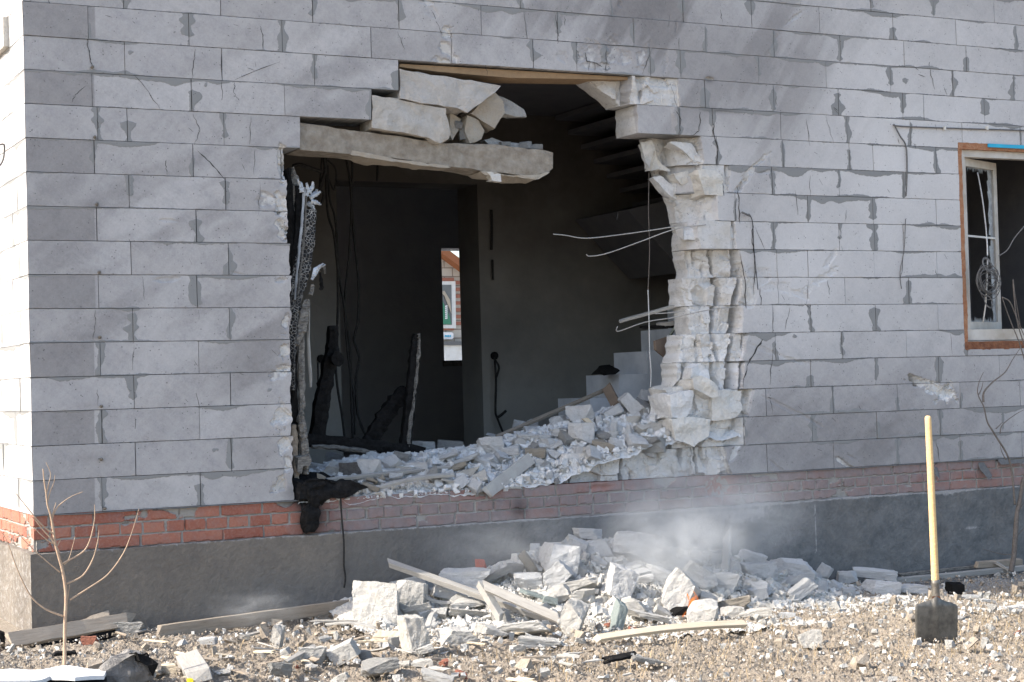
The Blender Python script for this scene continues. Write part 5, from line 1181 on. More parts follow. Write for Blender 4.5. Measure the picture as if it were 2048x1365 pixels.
INN = [(820,881,871,912,'chunk_cool',.1,'rounded pale chunk standing out on the left part of the inner heap',2),(877,880,930,903,'chunk_grey',.1,None,22),(749,896,792,918,'chunk_cool',.3,None,6),(651,903,686,926,'chunk_cool',.2,None,3),(716,918,763,956,'chunk_cool',.05,'squared pale block near the left of the inner heap',5),(681,926,722,956,'chunk_sooty',0,'sooty lump beside the burnt debris',8),(763,938,798,956,'chunk_cool',0,None,10),
(804,921,859,944,'chunk_cool',.1,None,12),(859,902,915,929,'chunk_cool',-.3,None,14),(792,932,830,950,'chunk',.1,None,16),(892,906,959,935,'chunk_cool',-.3,'white topped block with grooved face in the inner heap',5),(892,924,935,947,'chunk_tan',-.2,'tan grooved piece low in the inner heap',7),(912,934,962,957,'chunk',-.2,'cream flat piece at the front of the inner heap',20),(956,875,1006,912,'chunk_cool',0,'round pale boulder in the middle of the inner heap',2),
(950,912,997,938,'chunk_cool',.4,None,17),(974,865,1015,883,'chunk_cool',.3,None,18),(848,937,883,963,'chunk_cool',.4,'thin flat tile of concrete leaning at the heap front',31),(1026,840,1059,862,'chunk_cool',.2,None,19),(1056,839,1076,859,'chunk_cool',0,None,21),(1035,865,1097,883,'chunk_cool',.1,None,22),(903,963,927,979,'chunk_cool',.2,None,23),(722,962,760,985,'chunk_tan',.4,'tan wedge at the front edge of the sill',24),
(1038,953,1067,968,'chunk',0,None,26),(1053,896,1091,915,'chunk_tan',0,None,27),(1135,811,1188,850,'chunk_cool',-.05,'upright pale block near the top of the inner heap',5),(1138,846,1188,890,'chunk_cool',.05,'pale block beneath the upright one',30),(1205,808,1247,841,'chunk_cool',-.5,'slanted chunk right of the upright pale block',33),(1236,785,1285,836,'chunk_cool',-.7,'large tilted slab near the top right of the inner heap',31),(1277,773,1336,818,'chunk_cool',.4,'big pale slab resting against the right edge of the hole',35),
(1299,808,1326,838,'chunk',.3,None,36),(1191,832,1206,852,'chunk_cool',0,None,37),(1221,846,1234,876,'chunk_cool',0,None,38),(1248,851,1264,879,'chunk_cool',-.1,None,39),(1261,847,1290,867,'chunk_cool',.3,None,40),(1290,843,1323,867,'chunk',.2,None,41),(1317,857,1343,883,'chunk',-.6,None,42),(1255,833,1282,850,'chunk',0,None,43),(1323,835,1340,855,'chunk',.5,None,44),(1282,873,1329,905,'chunk_grey',0,None,45),
(1185,883,1229,902,'chunk_tan',.4,'flat tan splinter lying low in the inner heap',12),(1188,858,1220,888,'chunk_grey',.5,None,7),(1100,829,1138,858,'chunk_cool',-.2,None,4),(1290,899,1314,917,'chunk_cool',.3,None,9),(1103,856,1135,880,'chunk_cool',.2,None,11),(1000,890,1040,915,'chunk_cool',-.2,None,13),(1060,915,1100,940,'chunk_cool',.3,None,15),(1020,925,1055,950,'chunk_cool',-.4,None,16),(1215,875,1250,900,'chunk_cool',.3,None,17),(620,925,650,945,'chunk_cool',.2,None,19),(640,935,668,952,'chunk',-.3,None,21),(1090,880,1125,905,'chunk_cool',-.5,None,23),(1140,890,1175,915,'chunk_cool',.2,None,25),(1345,775,1385,800,'chunk_cool',0,None,28),(830,950,870,968,'chunk_cool',.1,None,29),(780,905,820,925,'chunk_cool',-.2,None,30)]
INN = nearlabels(INN, {q[6]: w_ for q, w_ in zip([q for q in INN if q[6]], ['the rounded chunk on the left', 'the squared inner block', 'the sooty lump', 'the white topped block', 'the tan grooved piece', 'the cream flat piece', 'the round pale boulder', 'the thin leaning tile', 'the tan wedge on the sill', 'the upright pale block', 'the block under the upright one', 'the slanted chunk', 'the large tilted slab', 'the big slab at the hole edge', 'the flat tan splinter'])}, '')
for (a, b, c, d, mt, roll, lb, ix) in INN:
    y = onheap(a, b, c, d, heap_in, .05, 1.0)
    o = chunk(a, b, c, d, y+.0, mt, roll=roll, idx=ix)
    setp(o, lb or 'dusty broken concrete piece lying in the heap inside the opening', 'rubble', 'broken concrete in the heap inside')
rg = random.Random(21)
def randomchunks(n, fn, ur, dens, s0, s1, mats, lb, grp, lift=.25):
    k = 0
    while k < n:
        u, v = rg.uniform(*ur[:2]), rg.uniform(*ur[2:])
        p = march(u, v, fn)
        if p is None or not dens(p, u, v): continue
        s = s0+(s1-s0)*rg.random()**1.6
        me = smallmesh(rg.choice(mats), rg.randrange(26)) if s < .09 else bigmesh(rg.choice(mats), rg.randrange(46))
        o = bpy.data.objects.new('concrete_chunk', me); col.objects.link(o)
        o.location = (p[0], p[1], p[2]+s*lift); o.rotation_euler = (rg.uniform(-.7, .7), rg.uniform(-.7, .7), rg.uniform(0, 6.28))
        o.scale = (s*rg.uniform(.8, 1.4), s*rg.uniform(.7, 1.1), s*rg.uniform(.45, .9)); mt_ = me.materials[0].name; clr = 'grey' if 'grey' in mt_ else 'tan' if 'tan' in mt_ else 'brown brick' if 'brick' in mt_ else 'dusty white' if 'dusty' in mt_ else 'cream'
        setp(o, lb.replace('COL', clr), 'rubble', grp+' '+clr); k += 1
randomchunks(62, heap_in, (625, 1345, 780, 985), lambda p, u, v: -.0 < p[1] < .9, .05, .12, ['chunk_cool', 'chunk_cool', 'chunk', 'chunk_cool', 'chunk_cool', 'chunk_grey'], 'small COL concrete piece among the larger ones inside the opening', 'small pieces in the heap inside,')
randomchunks(55, fo_, (700, 1820, 1060, 1260), lambda p, u, v: p[1] > -1.5 and heap_out(p[0], p[1]) > gz(p[0], p[1])+.0, .06, .14, ['chunk', 'chunk_cool', 'chunk', 'chunk_cool', 'chunk'], 'small COL broken piece among the larger ones below the hole', 'small pieces in the heap outside,')
randomchunks(34, fo_, (300, 2040, 1200, 1362), lambda p, u, v: p[1] < -.2 and rg.random() < (1.0 if 560 < u < 1500 else .35), .02, .06, ['chunk', 'chunk_cool', 'chunk', 'chunk_grey', 'brick_loose'], 'small COL chip of rubble scattered over the soil', 'small chips on the ground,', .1)
# ---- boards, laths and odd pieces inside and outside
def P3(u, v, y): return Vector(atY(u, v, y))
def G3(u, v, dz=0): return Vector(atG(u, v, dz))
board('batten', P3(776, 1126, -.20), P3(1120, 1247, -1.05), .05, .035, M['wood_dusty'], .3, label='long grey batten slanting across the left of the outside heap', cat='batten')
board('batten', P3(962, 1170, -.80), P3(1003, 1238, -.95), .045, .05, M['lath_grey'], .2, label='short pale stake standing against the long batten', cat='batten')
board('batten', P3(968, 1172, -.86), P3(1118, 1238, -1.22), .06, .02, M['wood_dusty'], .8, label='second batten lying under the lower end of the long one', cat='batten')
board('lath', G3(1195, 1277, .03), G3(1490, 1248, .05), .05, .022, M['wood_new'], .5, bend=.02, label='cream wooden lath lying on the soil in front of the flames', cat='lath')
board('board', G3(318, 1264, .03), P3(700, 1211, -.12), .025, .075, M['wood_old'], .1, label='long weathered board along the foot of the wall', cat='board')
board('board', G3(330, 1272, .0), G3(420, 1258, .01), .05, .02, M['wood_dusty'], .1, label='short lath in front of the long board at the wall foot', cat='board')
board('board', P3(20, 1282, -.42), P3(262, 1240, -.16), .09, .03, M['wood_old'], .9, jag=.03, label='weathered plank leaning at the lower left corner of the wall', cat='board')
board('board', P3(130, 1268, -.22), P3(215, 1237, -.12), .10, .03, M['wood_old'], .6, jag=.03, label='splintered plank end behind the leaning plank', cat='board')
board('board', P3(60, 1285, -.36), P3(235, 1262, -.2), .1, .04, M['char'], .9, label='blackened plank under the leaning plank', cat='board')
chunk(225, 1243, 291, 1280, -.2, 'chunk_grey', 'grey squared block at the right end of the leaning plank', roll=.05, idx=5, name='concrete_block', cat='block')
chunk(164, 1272, 196, 1297, 'g', 'brick_loose', 'brown brick piece standing in front of the leaning plank', idx=5, name='brick', cat='brick', roll=.05)
chunk(951, 1120, 972, 1140, -.25, 'brick_red', 'red brick fragment standing beside the plinth left of the heap', idx=2, name='brick', cat='brick')
board('wood_offcut', G3(375, 1315, .04), G3(398, 1352, .03), .12, .06, M['wood_dusty'], .2, label='short squared wood offcut on the soil at lower left', cat='wood offcut')
board('stick', G3(572, 1325, .05), G3(630, 1293, .05), .03, .02, M['wood_dusty'], .2, label='thin stick leaning beside the grey lump', cat='stick')
board('board', G3(748, 1270, .02), G3(812, 1272, .02), .10, .02, M['wood_new'], .2, jag=.02, label='flat yellowish board scrap in front of the cream blocks', cat='board')
board('board', G3(717, 1282, .02), G3(770, 1282, .02), .05, .015, M['wood_new'], .1, jag=.03, label='orange splinter in the soil before the heap', cat='board')
board('board', G3(1205, 1322, .02), G3(1262, 1310, .03), .06, .015, M['char'], .2, jag=.02, label='burnt black scrap beside the sunken grey slab', cat='board')
board('lath', G3(622, 1243, .03), G3(730, 1242, .03), .03, .012, M['wood_dusty'], .1, label='thin pale lath lying before the wall board', cat='lath')
board('lath', G3(655, 1250, .02), G3(750, 1256, .02), .035, .01, M['lath_grey'], .1, bend=.02, label='bent strip lying behind the soil at the left heap end', cat='lath')
board('lath', G3(870, 1225, .1), G3(855, 1255, .1), .03, .012, M['lath_grey'], .1, bend=.02, label='curved grey strip before the rounded cream stone', cat='lath')
board('lath', P3(845, 1190, -.5), P3(905, 1205, -.6), .02, .02, M['lath_grey'], 0, bend=-.02, label='bent pale strip behind the rounded cream stone', cat='lath')
board('lath', P3(1350, 1090, -.35), P3(1432, 1106, -.4), .02, .01, M['lath_grey'], 0, label='thin white strip on the heap top in the smoke', cat='lath')
board('stake', P3(1455, 1070, -.35), P3(1450, 1150, -.5), .05, .04, M['lath_grey'], .2, jag=.03, label='splintered stake sticking up from the right half of the heap', cat='stake')
board('pipe_board', P3(1790, 1162, -.22), P3(2060, 1135, -.18), .04, .04, M['wood_dusty'], .1, label='straight grey timber lying along the plinth at right', cat='board')
board('board', P3(1800, 1150, -.12), P3(2000, 1128, -.1), .03, .02, M['char_grey'], .1, label='thin sooty strip behind the straight timber at right', cat='board')
board('board', P3(1955, 1130, -.14), P3(2040, 1124, -.12), .05, .05, M['wood_old'], .1, label='short timber resting by the right sapling', cat='board')
board('board', P3(1990, 1124, -.16), P3(2020, 1142, -.24), .03, .02, M['wood_dusty'], .1, label='crossed lath end by the right sapling', cat='board')
o = chunk(1893, 1165, 1925, 1190, 'g', 'char', None, idx=9, name='burnt_piece'); setp(o, 'small burnt black lump behind the shovel', 'burnt debris')
# teal netting caught on stones
for i, (a, b, c, d) in enumerate([(1217,1200,1256,1263),(1040,1178,1090,1200),(1085,1190,1118,1215)]):
    o = chunk(a, b, c, d, onheap(a, b, c, d, fo_, -3, -.2)-.03, 'teal', None, idx=9+i, roll=.3); o.name = 'netting_lump'
    setp(o, ('stone wrapped in teal netting in the front of the heap', 'teal netting scrap beside the long batten', 'teal netting scrap under the tall pale chunk')[i], 'netting')
# inside
board('plank', P3(975, 985, -.04), P3(1060, 918, .12), .085, .02, M['lath_grey'], 1.2, label='flat grey plank end leaning over the sill', cat='plank')
board('lath', P3(640, 962, .1), P3(895, 935, .2), .03, .02, M['wood_dusty'], .3, label='long grey lath lying through the left of the inner heap', cat='lath')
board('lath', P3(760, 975, -.0), P3(910, 950, .04), .035, .02, M['lath_grey'], .3, bend=.02, label='pale curved lath along the front of the sill', cat='lath')
board('lath', P3(880, 958, .03), P3(1040, 975, -.0), .02, .015, M['lath_grey'], .3, bend=-.02, label='thin strip lying behind the leaning plank end', cat='lath')
board('lath', P3(995, 874, .75), P3(1204, 783, 1.0), .035, .02, M['wood_old'], .3, label='brown lath sloping down from the stairs into the heap', cat='lath')
board('plank', P3(1211, 770, .95), P3(1233, 812, .85), .08, .02, M['brown_board'], 1.4, label='grey brown plank leaning on the second stair', cat='plank')
board('lath', P3(1243, 642, .55), P3(1362, 609, .20), .03, .02, M['lath_grey'], .4, label='pale lath sticking out of the broken wall over the stairs', cat='lath')
board('lath', P3(1336, 678, .5), P3(1369, 628, .3), .03, .015, M['green_lath'], .4, label='greenish lath leaning beside the broken wall', cat='lath')
board('lath', P3(1310, 650, .6), P3(1365, 645, .4), .05, .03, M['lath_grey'], .2, jag=.02, label='stub of pale timber on the upper visible stair', cat='lath')
board('lath', P3(1285, 655, .62), P3(1362, 653, .45), .03, .02, M['char'], .2, label='charred stick on the upper visible stair', cat='lath')
o = slab_px('brown_panel', [(1311,682),(1335,674),(1359,692),(1352,728),(1336,720),(1312,700)], .42, .03, M['brown_board'], tilt=(.2, .2)); setp(o, 'brown broken panel piece wedged against the hole edge', 'panel')
o = slab_px('card_piece', [(1249,832),(1262,820),(1297,818),(1293,836)], .38, .01, M['cardboard']); setp(o, 'brown card piece between the chunks of the inner heap', 'card')
o = slab_px('splinter', [(1165,838),(1176,836),(1190,850),(1185,856)], .2, .02, M['wood_new']); setp(o, 'cream wood splinter by the upright pale block', 'splinter')
o = polychunk('burnt_rag', [(1203,745),(1215,735),(1232,733),(1240,742),(1230,748),(1212,749)], 1.25, .12, 'char', (0,0), .012, .04); setp(o, 'small burnt rag lying on the second stair', 'rag')
# ---- wires
wire('wire', [P3(1106,469,.25), P3(1130,471,.22), P3(1172,477,.18), P3(1240,470,.14), P3(1310,460,.08), P3(1352,453,.05)], .0042, M['wire_pale'], 'upper thin rod sticking from the broken wall into the room')
wire('wire', [P3(1173,509,.22), P3(1180,513,.22), P3(1215,507,.18), P3(1280,484,.1), P3(1350,459,.04), P3(1412,450,-.005)], .0042, M['wire_pale'], 'lower thin rod sticking from the broken wall with bent tip')
wire('wire', [P3(1235,653,.3), P3(1237,663,.3), P3(1290,645,.2), P3(1350,635,.1), P3(1420,620,.0), P3(1472,614,-.02)], .004, M['wire_pale'], 'hooked thin rod crossing the broken edge above the stairs')
wire('wire', [P3(1310,628,.2), P3(1340,626,.15), P3(1370,622,.1)], .004, M['wire_pale'], 'short thin rod just above the hooked one')
wire('string', [P3(1298,345,.26), P3(1297,420,.26), P3(1299,500,.26), P3(1296,580,.26)], .0032, M['bark'], 'dark upper length of string hanging before the stairs', 'string')
wire('string', [P3(1296,580,.26), P3(1298,640,.26), P3(1299,700,.26), P3(1302,740,.26), P3(1301,776,.26)], .0042, M['string'], 'pale lower length of string hanging before the stairs', 'string')
wire('cable', [P3(681,992,-.03), P3(684,1040,-.045), P3(688,1085,-.045), P3(688,1130,-.045), P3(691,1155,-.045), P3(688,1176,-.045)], .006, M['wire'], 'black cable hanging over the bricks down the plinth', 'cable')
gi = 'burnt wires hanging in the dark room'
lbw = 'burnt black wire hanging from the ceiling of the dark room'
IL = iter(['burnt wire hanging at the left edge of the doorway down to the floor', 'burnt wire wavering down inside the doorway', 'tangled wire loop above the left of the doorway', 'straighter burnt wire beside the left doorway edge', 'long wavy burnt wire just inside the left doorway edge', 'short thick wire running left above the burnt post', 'bent wire stub tangled above the torn metal', 'vertical wire run high on the back wall right of the doorway', 'short wire piece midway down the back wall', 'wire falling from the socket on the back wall', 'short forked wire just below the wall socket', 'curled wire end near the rubble at the back wall', 'short wire over the doorway top', 'wire dangling from the left socket behind the burnt timber'])
def iw(pts, r=.010, y=1.9): wire('burnt_wire', [P3(a, b, y) for a, b in pts], r, M['wire'], next(IL), 'wire', gi)
iw([(652,310),(655,420),(668,470),(676,540),(690,620),(700,700),(702,780),(706,880)]); iw([(690,310),(700,360),(708,470),(717,560),(716,640),(708,680),(718,715),(712,760),(716,830),(735,880)])
iw([(645,305),(640,380),(652,350),(668,380),(672,340),(655,320)], .008); iw([(655,330),(660,400),(672,450),(676,600),(672,740),(684,830),(690,880)]); iw([(700,310),(705,345),(699,500),(690,600),(695,700),(708,800),(710,870)], .009)
iw([(586,333),(600,330),(625,338),(645,345)], .014, .9); iw([(645,300),(650,340),(640,375),(648,390),(642,410)], .012, 1.2); iw([(983,420),(984,450),(983,500)], .012, 2.95); iw([(985,520),(986,560)], .010, 2.95); iw([(989,715),(992,760),(991,820),(994,835),(1006,865)], .010, 2.9); iw([(990,720),(998,735),(993,755)], .009, 2.88); iw([(994,836),(1003,830),(1012,822)], .012, 2.85); iw([(755,330),(755,345),(754,362)], .01, 2.9); iw([(636,725),(637,800),(640,850)], .008, 1.6)
# outside cables
wire('cable', [P3(1787,249,-.012), P3(1800,253,-.012), P3(1900,257,-.012), P3(2000,260,-.012), P3(2060,262,-.012)], .006, M['wire_grey'], 'grey cable clipped along the wall above the window', 'cable')
wire('cable', [P3(1788,249,-.014), P3(1800,272,-.016), P3(1812,293,-.012), P3(1814,340,-.012), P3(1812,392,-.014)], .006, M['wire_grey'], 'short cable drop down the wall left of the window', 'cable')
wire('cable', [P3(1811,438,-.01), P3(1808,500,-.014), P3(1800,545,-.016), P3(1803,578,-.014)], .0035, M['wire_grey'], 'thin loose wire tail hanging low on the right wall', 'cable')
for u in (1889, 1974):
    a = Acc(); box(a, (-.008, -.01, -.014), (.008, .012, .014)); o = link('cable_clip', a.mesh('cable_clip'), M['pvc']); o.location = P3(u, 257, -.016); hp(o)
wire('cable', [P3(1484,425,-.01), P3(1490,428,-.03), P3(1500,432,-.02)], .008, M['wire_grey'], 'small broken clip with wire end on the cracked wall', 'cable'); 
wire('cable', [P3(1498,428,-.01), P3(1505,445,-.012), P3(1508,500,-.01), P3(1512,540,-.012), P3(1516,580,-.01)], .003, M['wire'], 'fine black wire hanging along the crack right of the hole', 'cable')
wire('cable', [P3(-6,292,.3), P3(8,290,.3), P3(8,310,.3), P3(4,325,.3), P3(-4,335,.3)], .006, M['wire_grey'], 'grey cable loop on the sunlit side wall', 'cable')
def coil():
    a = Acc(); c = P3(1976, 568, -.10); rg2 = random.Random(5)
    for i in range(13):
        r = rg2.uniform(.055, .115); ox, oz = rg2.uniform(-.02, .03), rg2.uniform(-.05, .05); sq = rg2.uniform(.75, 1.1); pts = []
        for k in range(25):
            t = k/24*2*math.pi; pts.append((ox+r*math.cos(t)*.95, rg2.uniform(-.004, .004)+.02*math.sin(t+i), oz+r*sq*math.sin(t)))
        tube(a, pts, .0032, 5)
    for i in range(6):
        r = rg2.uniform(.04, .06); pts = []; oz = rg2.choice((.15, -.14))
        for k in range(19):
            t = k/18*2*math.pi; pts.append((r*.8*math.cos(t), .02*math.sin(t), oz+r*math.sin(t)))
        tube(a, pts, .003, 5)
    o = link('wire_coil', a.mesh('wire_coil', True), M['wire_grey']); o.location = c; setp(o, 'tangled coil of grey wire hanging before the right window', 'wire coil')
coil()
wire('cable', [P3(1998,512,-.1), P3(2015,500,-.1), P3(2030,475,-.1), P3(2060,440,-.1)], .005, M['wire_grey'], 'wire leading from the coil up to the right edge', 'cable')
wire('cable', [P3(1955,345,.12), P3(1965,400,.08), P3(1973,470,.02), P3(1975,520,-.08), P3(1972,600,-.05), P3(1966,645,.0)], .006, M['string'], 'pale cord hanging through the window sash', 'cord')
# ================================================================== saplings
sp = empty('sapling', tuple(atG(128, 1370)), label='thin bare pale sapling in front of the left corner of the wall', cat='sapling')
SY = float(atG(128, 1372)[1])
def tw(name, pts, r0, r1, par, mt, y=SY, n=6):
    a = Acc(); pp = spline([P3(u, v, y+dy) for u, v, dy in [(q+(0,))[:3] for q in pts]], 7); c = Vector(par.location)
    rr = [r0+(r1-r0)*i/(len(pp)-1) for i in range(len(pp))]
    tube(a, [p-c for p in pp], rr, n); o = link(name, a.mesh(name, True), M[mt]); o.parent = par; return o
tw('trunk', [(127,1376),(129,1330),(130,1250),(132,1190),(126,1145),(118,1115),(110,1085),(106,1055),(101,1030),(95,1010),(92,985),(88,960),(86,938)], .0105, .0025, sp, 'sapling')
for pts in [[(140,1200),(175,1178),(215,1150),(245,1110),(262,1070),(278,1018)],[(133,1168),(165,1152),(185,1120),(195,1085),(198,1060)],[(124,1128),(165,1105),(180,1080),(189,1040),(189,1010)],[(119,1107),(110,1090),(98,1083),(80,1068),(68,1055)],[(112,1090),(100,1075),(86,1060),(70,1040),(60,1032)],
    [(127,1233),(90,1218),(60,1190),(35,1140),(15,1085),(0,1060)],[(120,1145),(90,1120),(62,1095),(30,1060)],[(106,1060),(104,1040),(115,1015),(140,995),(166,984)],[(94,1008),(100,985),(108,965),(110,950)],[(108,1068),(95,1060),(76,1042),(50,1010),(30,985)],[(92,990),(97,970),(101,948),(92,925)],[(128,1130),(138,1118),(150,1075)],[(115,1092),(119,1084),(122,1078)],[(103,1035),(108,1020),(112,1005)],[(135,1200),(138,1180),(139,1170)]]:
    tw('branch', pts,   .0052 if len(pts) > 4 else .0034, .0013, sp, 'sapling')
s2 = empty('sapling', tuple(P3(2022, 1142, -.34)), label='dark bare sapling growing against the wall below the right window', cat='sapling')
tw('trunk', [(2022,1144),(2028,1110),(2031,1070),(2034,1030),(2040,1000),(2047,960),(2060,930)], .022, .014, s2, 'bark', -.34)
for pts in [[(2030,1010),(2020,925),(1990,870),(1975,845),(1968,815),(1958,795),(1955,780),(1960,760),(1967,745)],[(1967,805),(1968,785),(1985,765),(2010,745),(2025,720),(2045,690)],[(2000,868),(2005,850),(2030,830),(2048,820)],[(1992,858),(2005,845)],[(2028,1110),(2000,1108),(1965,1098)],[(2034,1030),(2045,1010),(2060,990)],[(2028,1080),(2045,1060),(2060,1040)],[(1957,790),(1963,778),(1966,765)],[(2012,920),(2004,905),(2000,890)]]:
    tw('branch', pts, .009 if len(pts) > 5 else .005, .0018, s2, 'bark', -.34)
for pts in [[(2060,760),(2040,690),(2020,640),(2004,595)],[(2060,720),(2045,680),(2032,630),(2026,560),(2030,590),(2040,650)],[(2004,595),(2020,605),(2035,640),(2060,700)]]:
    tw('branch', pts, .006, .003, s2, 'bark', -.34)
# ================================================================== shovel
shb = atG(1873, 1278); SHY = float(shb[1])
sh = empty('shovel', tuple(shb), label='shovel with a pale wooden handle standing upright in the soil', cat='shovel')
def sp_(u, v, dy=0): return P3(u, v, SHY+dy)-Vector(sh.location)
a = Acc(); hpnt = spline([sp_(1856, 836, .02), sp_(1860, 920, .015), sp_(1864, 1010, .01), sp_(1868, 1100, .0), sp_(1871, 1175, 0)], 5)
L_ = len(hpnt); tube(a, [hpnt[0]+Vector((0, 0, .012)), hpnt[0]+Vector((0, 0, .008))]+hpnt, [.008, .015]+[.0185+.004*i/L_ for i in range(L_)], 14); o = link('handle', a.mesh('handle', True), M['handle']); o.parent = sh
a = Acc(); tube(a, spline([sp_(1870, 1160), sp_(1872, 1190), sp_(1873, 1215)], 3), [.024, .023, .023, .023, .023, .022, .02], 12); o = link('socket', a.mesh('socket', True), M['steel']); o.parent = sh
a = Acc(); vs = []; fs = []; NU, NV = 14, 12
ou = [(1873-43, 1208), (1873+43, 1210)]
for j in range(NV+1):
    t = j/NV; v = 1207+t*96; hw = 43*(1-.04*t)*(1-.28*max(0, t-.72)/.28)
    for i in range(NU+1):
        s = -1+2*i/NU; sh_up = (14*(1-abs(s))**2.2*(-1) if j == 0 else 0)+(abs(s)**4)*(-1.5 if j < 2 else 0)
        dy = .010*s*s-.018*math.exp(-(s*7)**2)*(1-t*.6)+.03*t*t-.01
        p = sp_(1873+s*hw*(1-.10*(j == 0)*(abs(s) > .9)), v+sh_up+(3 if j == 0 and abs(s) > .85 else 0), -.02+dy-.02); vs.append(p)
n0 = len(vs); vs2 = [p+Vector((.001, .003, 0)) for p in vs]
for j in range(NV):
    for i in range(NU):
        q = j*(NU+1)+i; fs.append((q, q+1, q+NU+2, q+NU+1)); fs.append((n0+q+NU+1, n0+q+NU+2, n0+q+1, n0+q))
for i in range(NU): fs.append((n0+i, n0+i+1, i+1, i))
for j in range(NV): q = j*(NU+1); fs.append((q, q+NU+1, n0+q+NU+1, n0+q)); q += NU; fs.append((n0+q, n0+q+NU+1, q+NU+1, q))
a.add(vs+vs2, fs); me = a.mesh('blade', True); o = link('blade', me, M['steel']); o.parent = sh
a = Acc(); a.add([sp_(1865,1193,-.045), sp_(1880,1193,-.045), sp_(1883,1203,-.05), sp_(1862,1203,-.05), sp_(1865,1193,-.02), sp_(1880,1193,-.02), sp_(1883,1203,-.02), sp_(1862,1203,-.02)], [(0,1,2,3),(7,6,5,4),(0,4,5,1),(2,6,7,3),(1,5,6,2),(0,3,7,4)]); o = link('rust_patch', a.mesh('rust_patch'), M['rust']); o.parent = sh
# ================================================================== scorched sheet at lower left
def sheet(name, poly, mt, lb, cat, z=.06, th=.02):
    pts = [G3(u, v, z) for u, v in poly]; c = sum(pts, Vector())/len(pts); n = len(pts); a = Acc()
    a.add([p-c+Vector((0, 0, th)) for p in pts]+[p-c for p in pts], [tuple(range(n))[::-1], tuple(range(n, 2*n))]+[(i, (i+1) % n, n+(i+1) % n, n+i) for i in range(n)])
    me = a.mesh(name); bm = bmesh.new(); bm.from_mesh(me); bmesh.ops.triangulate(bm, faces=bm.faces[:])
    for k in range(3):
        es = [e for e in bm.edges if e.calc_length() > .07]; bmesh.ops.subdivide_edges(bm, edges=es, cuts=1); bmesh.ops.triangulate(bm, faces=bm.faces[:])
    for v_ in bm.verts: v_.co.z += mnoise.noise(v_.co*5)*.03
    bmesh.ops.recalc_face_normals(bm, faces=bm.faces); bm.to_mesh(me); bm.free()
    o = link(name, me, M[mt]); o.location = c; return setp(o, lb, cat)
sheet('white_sheet', [(-20,1352),(60,1347),(140,1343),(214,1340),(208,1356),(150,1362),(100,1358),(60,1368),(-20,1372)], 'whitestuff', 'scorched white sheet lying at the lower left edge', 'sheet', .07)
sheet('charred_sheet', [(100,1360),(210,1352),(215,1375),(180,1385),(60,1385)], 'char', 'black burnt sheet under the white one', 'sheet', .03)
yb = float(G3(260, 1370)[1])
o = polychunk('charred_lump', [(205,1375),(212,1342),(236,1325),(270,1305),(300,1309),(312,1325),(305,1345),(300,1378)], yb, .16, 'chunk_sooty', (0,-.3), .022, .04); setp(o, 'crumpled sooty black lump at lower left of the soil', 'burnt debris')
o = polychunk('charred_crust', [(270,1303),(300,1307),(314,1328),(306,1350),(296,1330),(280,1322)], yb-.03, .06, 'char', (0,0), .02, .035); setp(o, 'black crust on the crumpled lump at lower left', 'burnt debris')
chunk(-12, 1262, 8, 1292, 'g', 'char', 'black lump at the left picture edge', idx=3, name='burnt_piece', cat='burnt debris')
board('board', G3(110, 1308, .02), G3(155, 1306, .02), .03, .02, M['char'], .2, label='thin black strip in front of the brown brick piece', cat='board')
o = chunk(312, 1330, 356, 1350, 'g', 'wood_new', 'rounded tan wood piece beside the crumpled lump', idx=12, name='wood_offcut', cat='wood offcut')
o = chunk(374, 1358, 388, 1370, 'g', 'yellow', 'tiny yellow plastic piece at the bottom edge', idx=2, name='plastic_piece', cat='plastic piece')
rg = random.Random(77)
for i in range(46):
    u, v = rg.uniform(200, 1250), rg.uniform(1262, 1360); an = rg.uniform(-.6, .6); l = rg.uniform(15, 55); wm_ = rg.choice(['wood_dusty', 'wood_old', 'lath_grey', 'wood_new', 'wood_old']); cl_ = {'wood_dusty': 'dusty grey', 'wood_old': 'brown', 'lath_grey': 'pale grey', 'wood_new': 'yellowish'}[wm_]
    board('wood_splinter', G3(u, v, .02), G3(u+l*math.cos(an), v+l*math.sin(an)*.5, rg.uniform(.0, .05)), rg.uniform(.012, .035), .008, M[wm_], rg.uniform(-.4, .4), seg=3, label='thin %s wood splinter %s' % (cl_, 'low at the left of the soil' if u < 600 else 'on the soil below the opening' if u < 900 else 'on the soil before the heap'), cat='wood splinter', group='wood splinters, %s %d' % (cl_, 0 if u < 600 else 1 if u < 900 else 2))
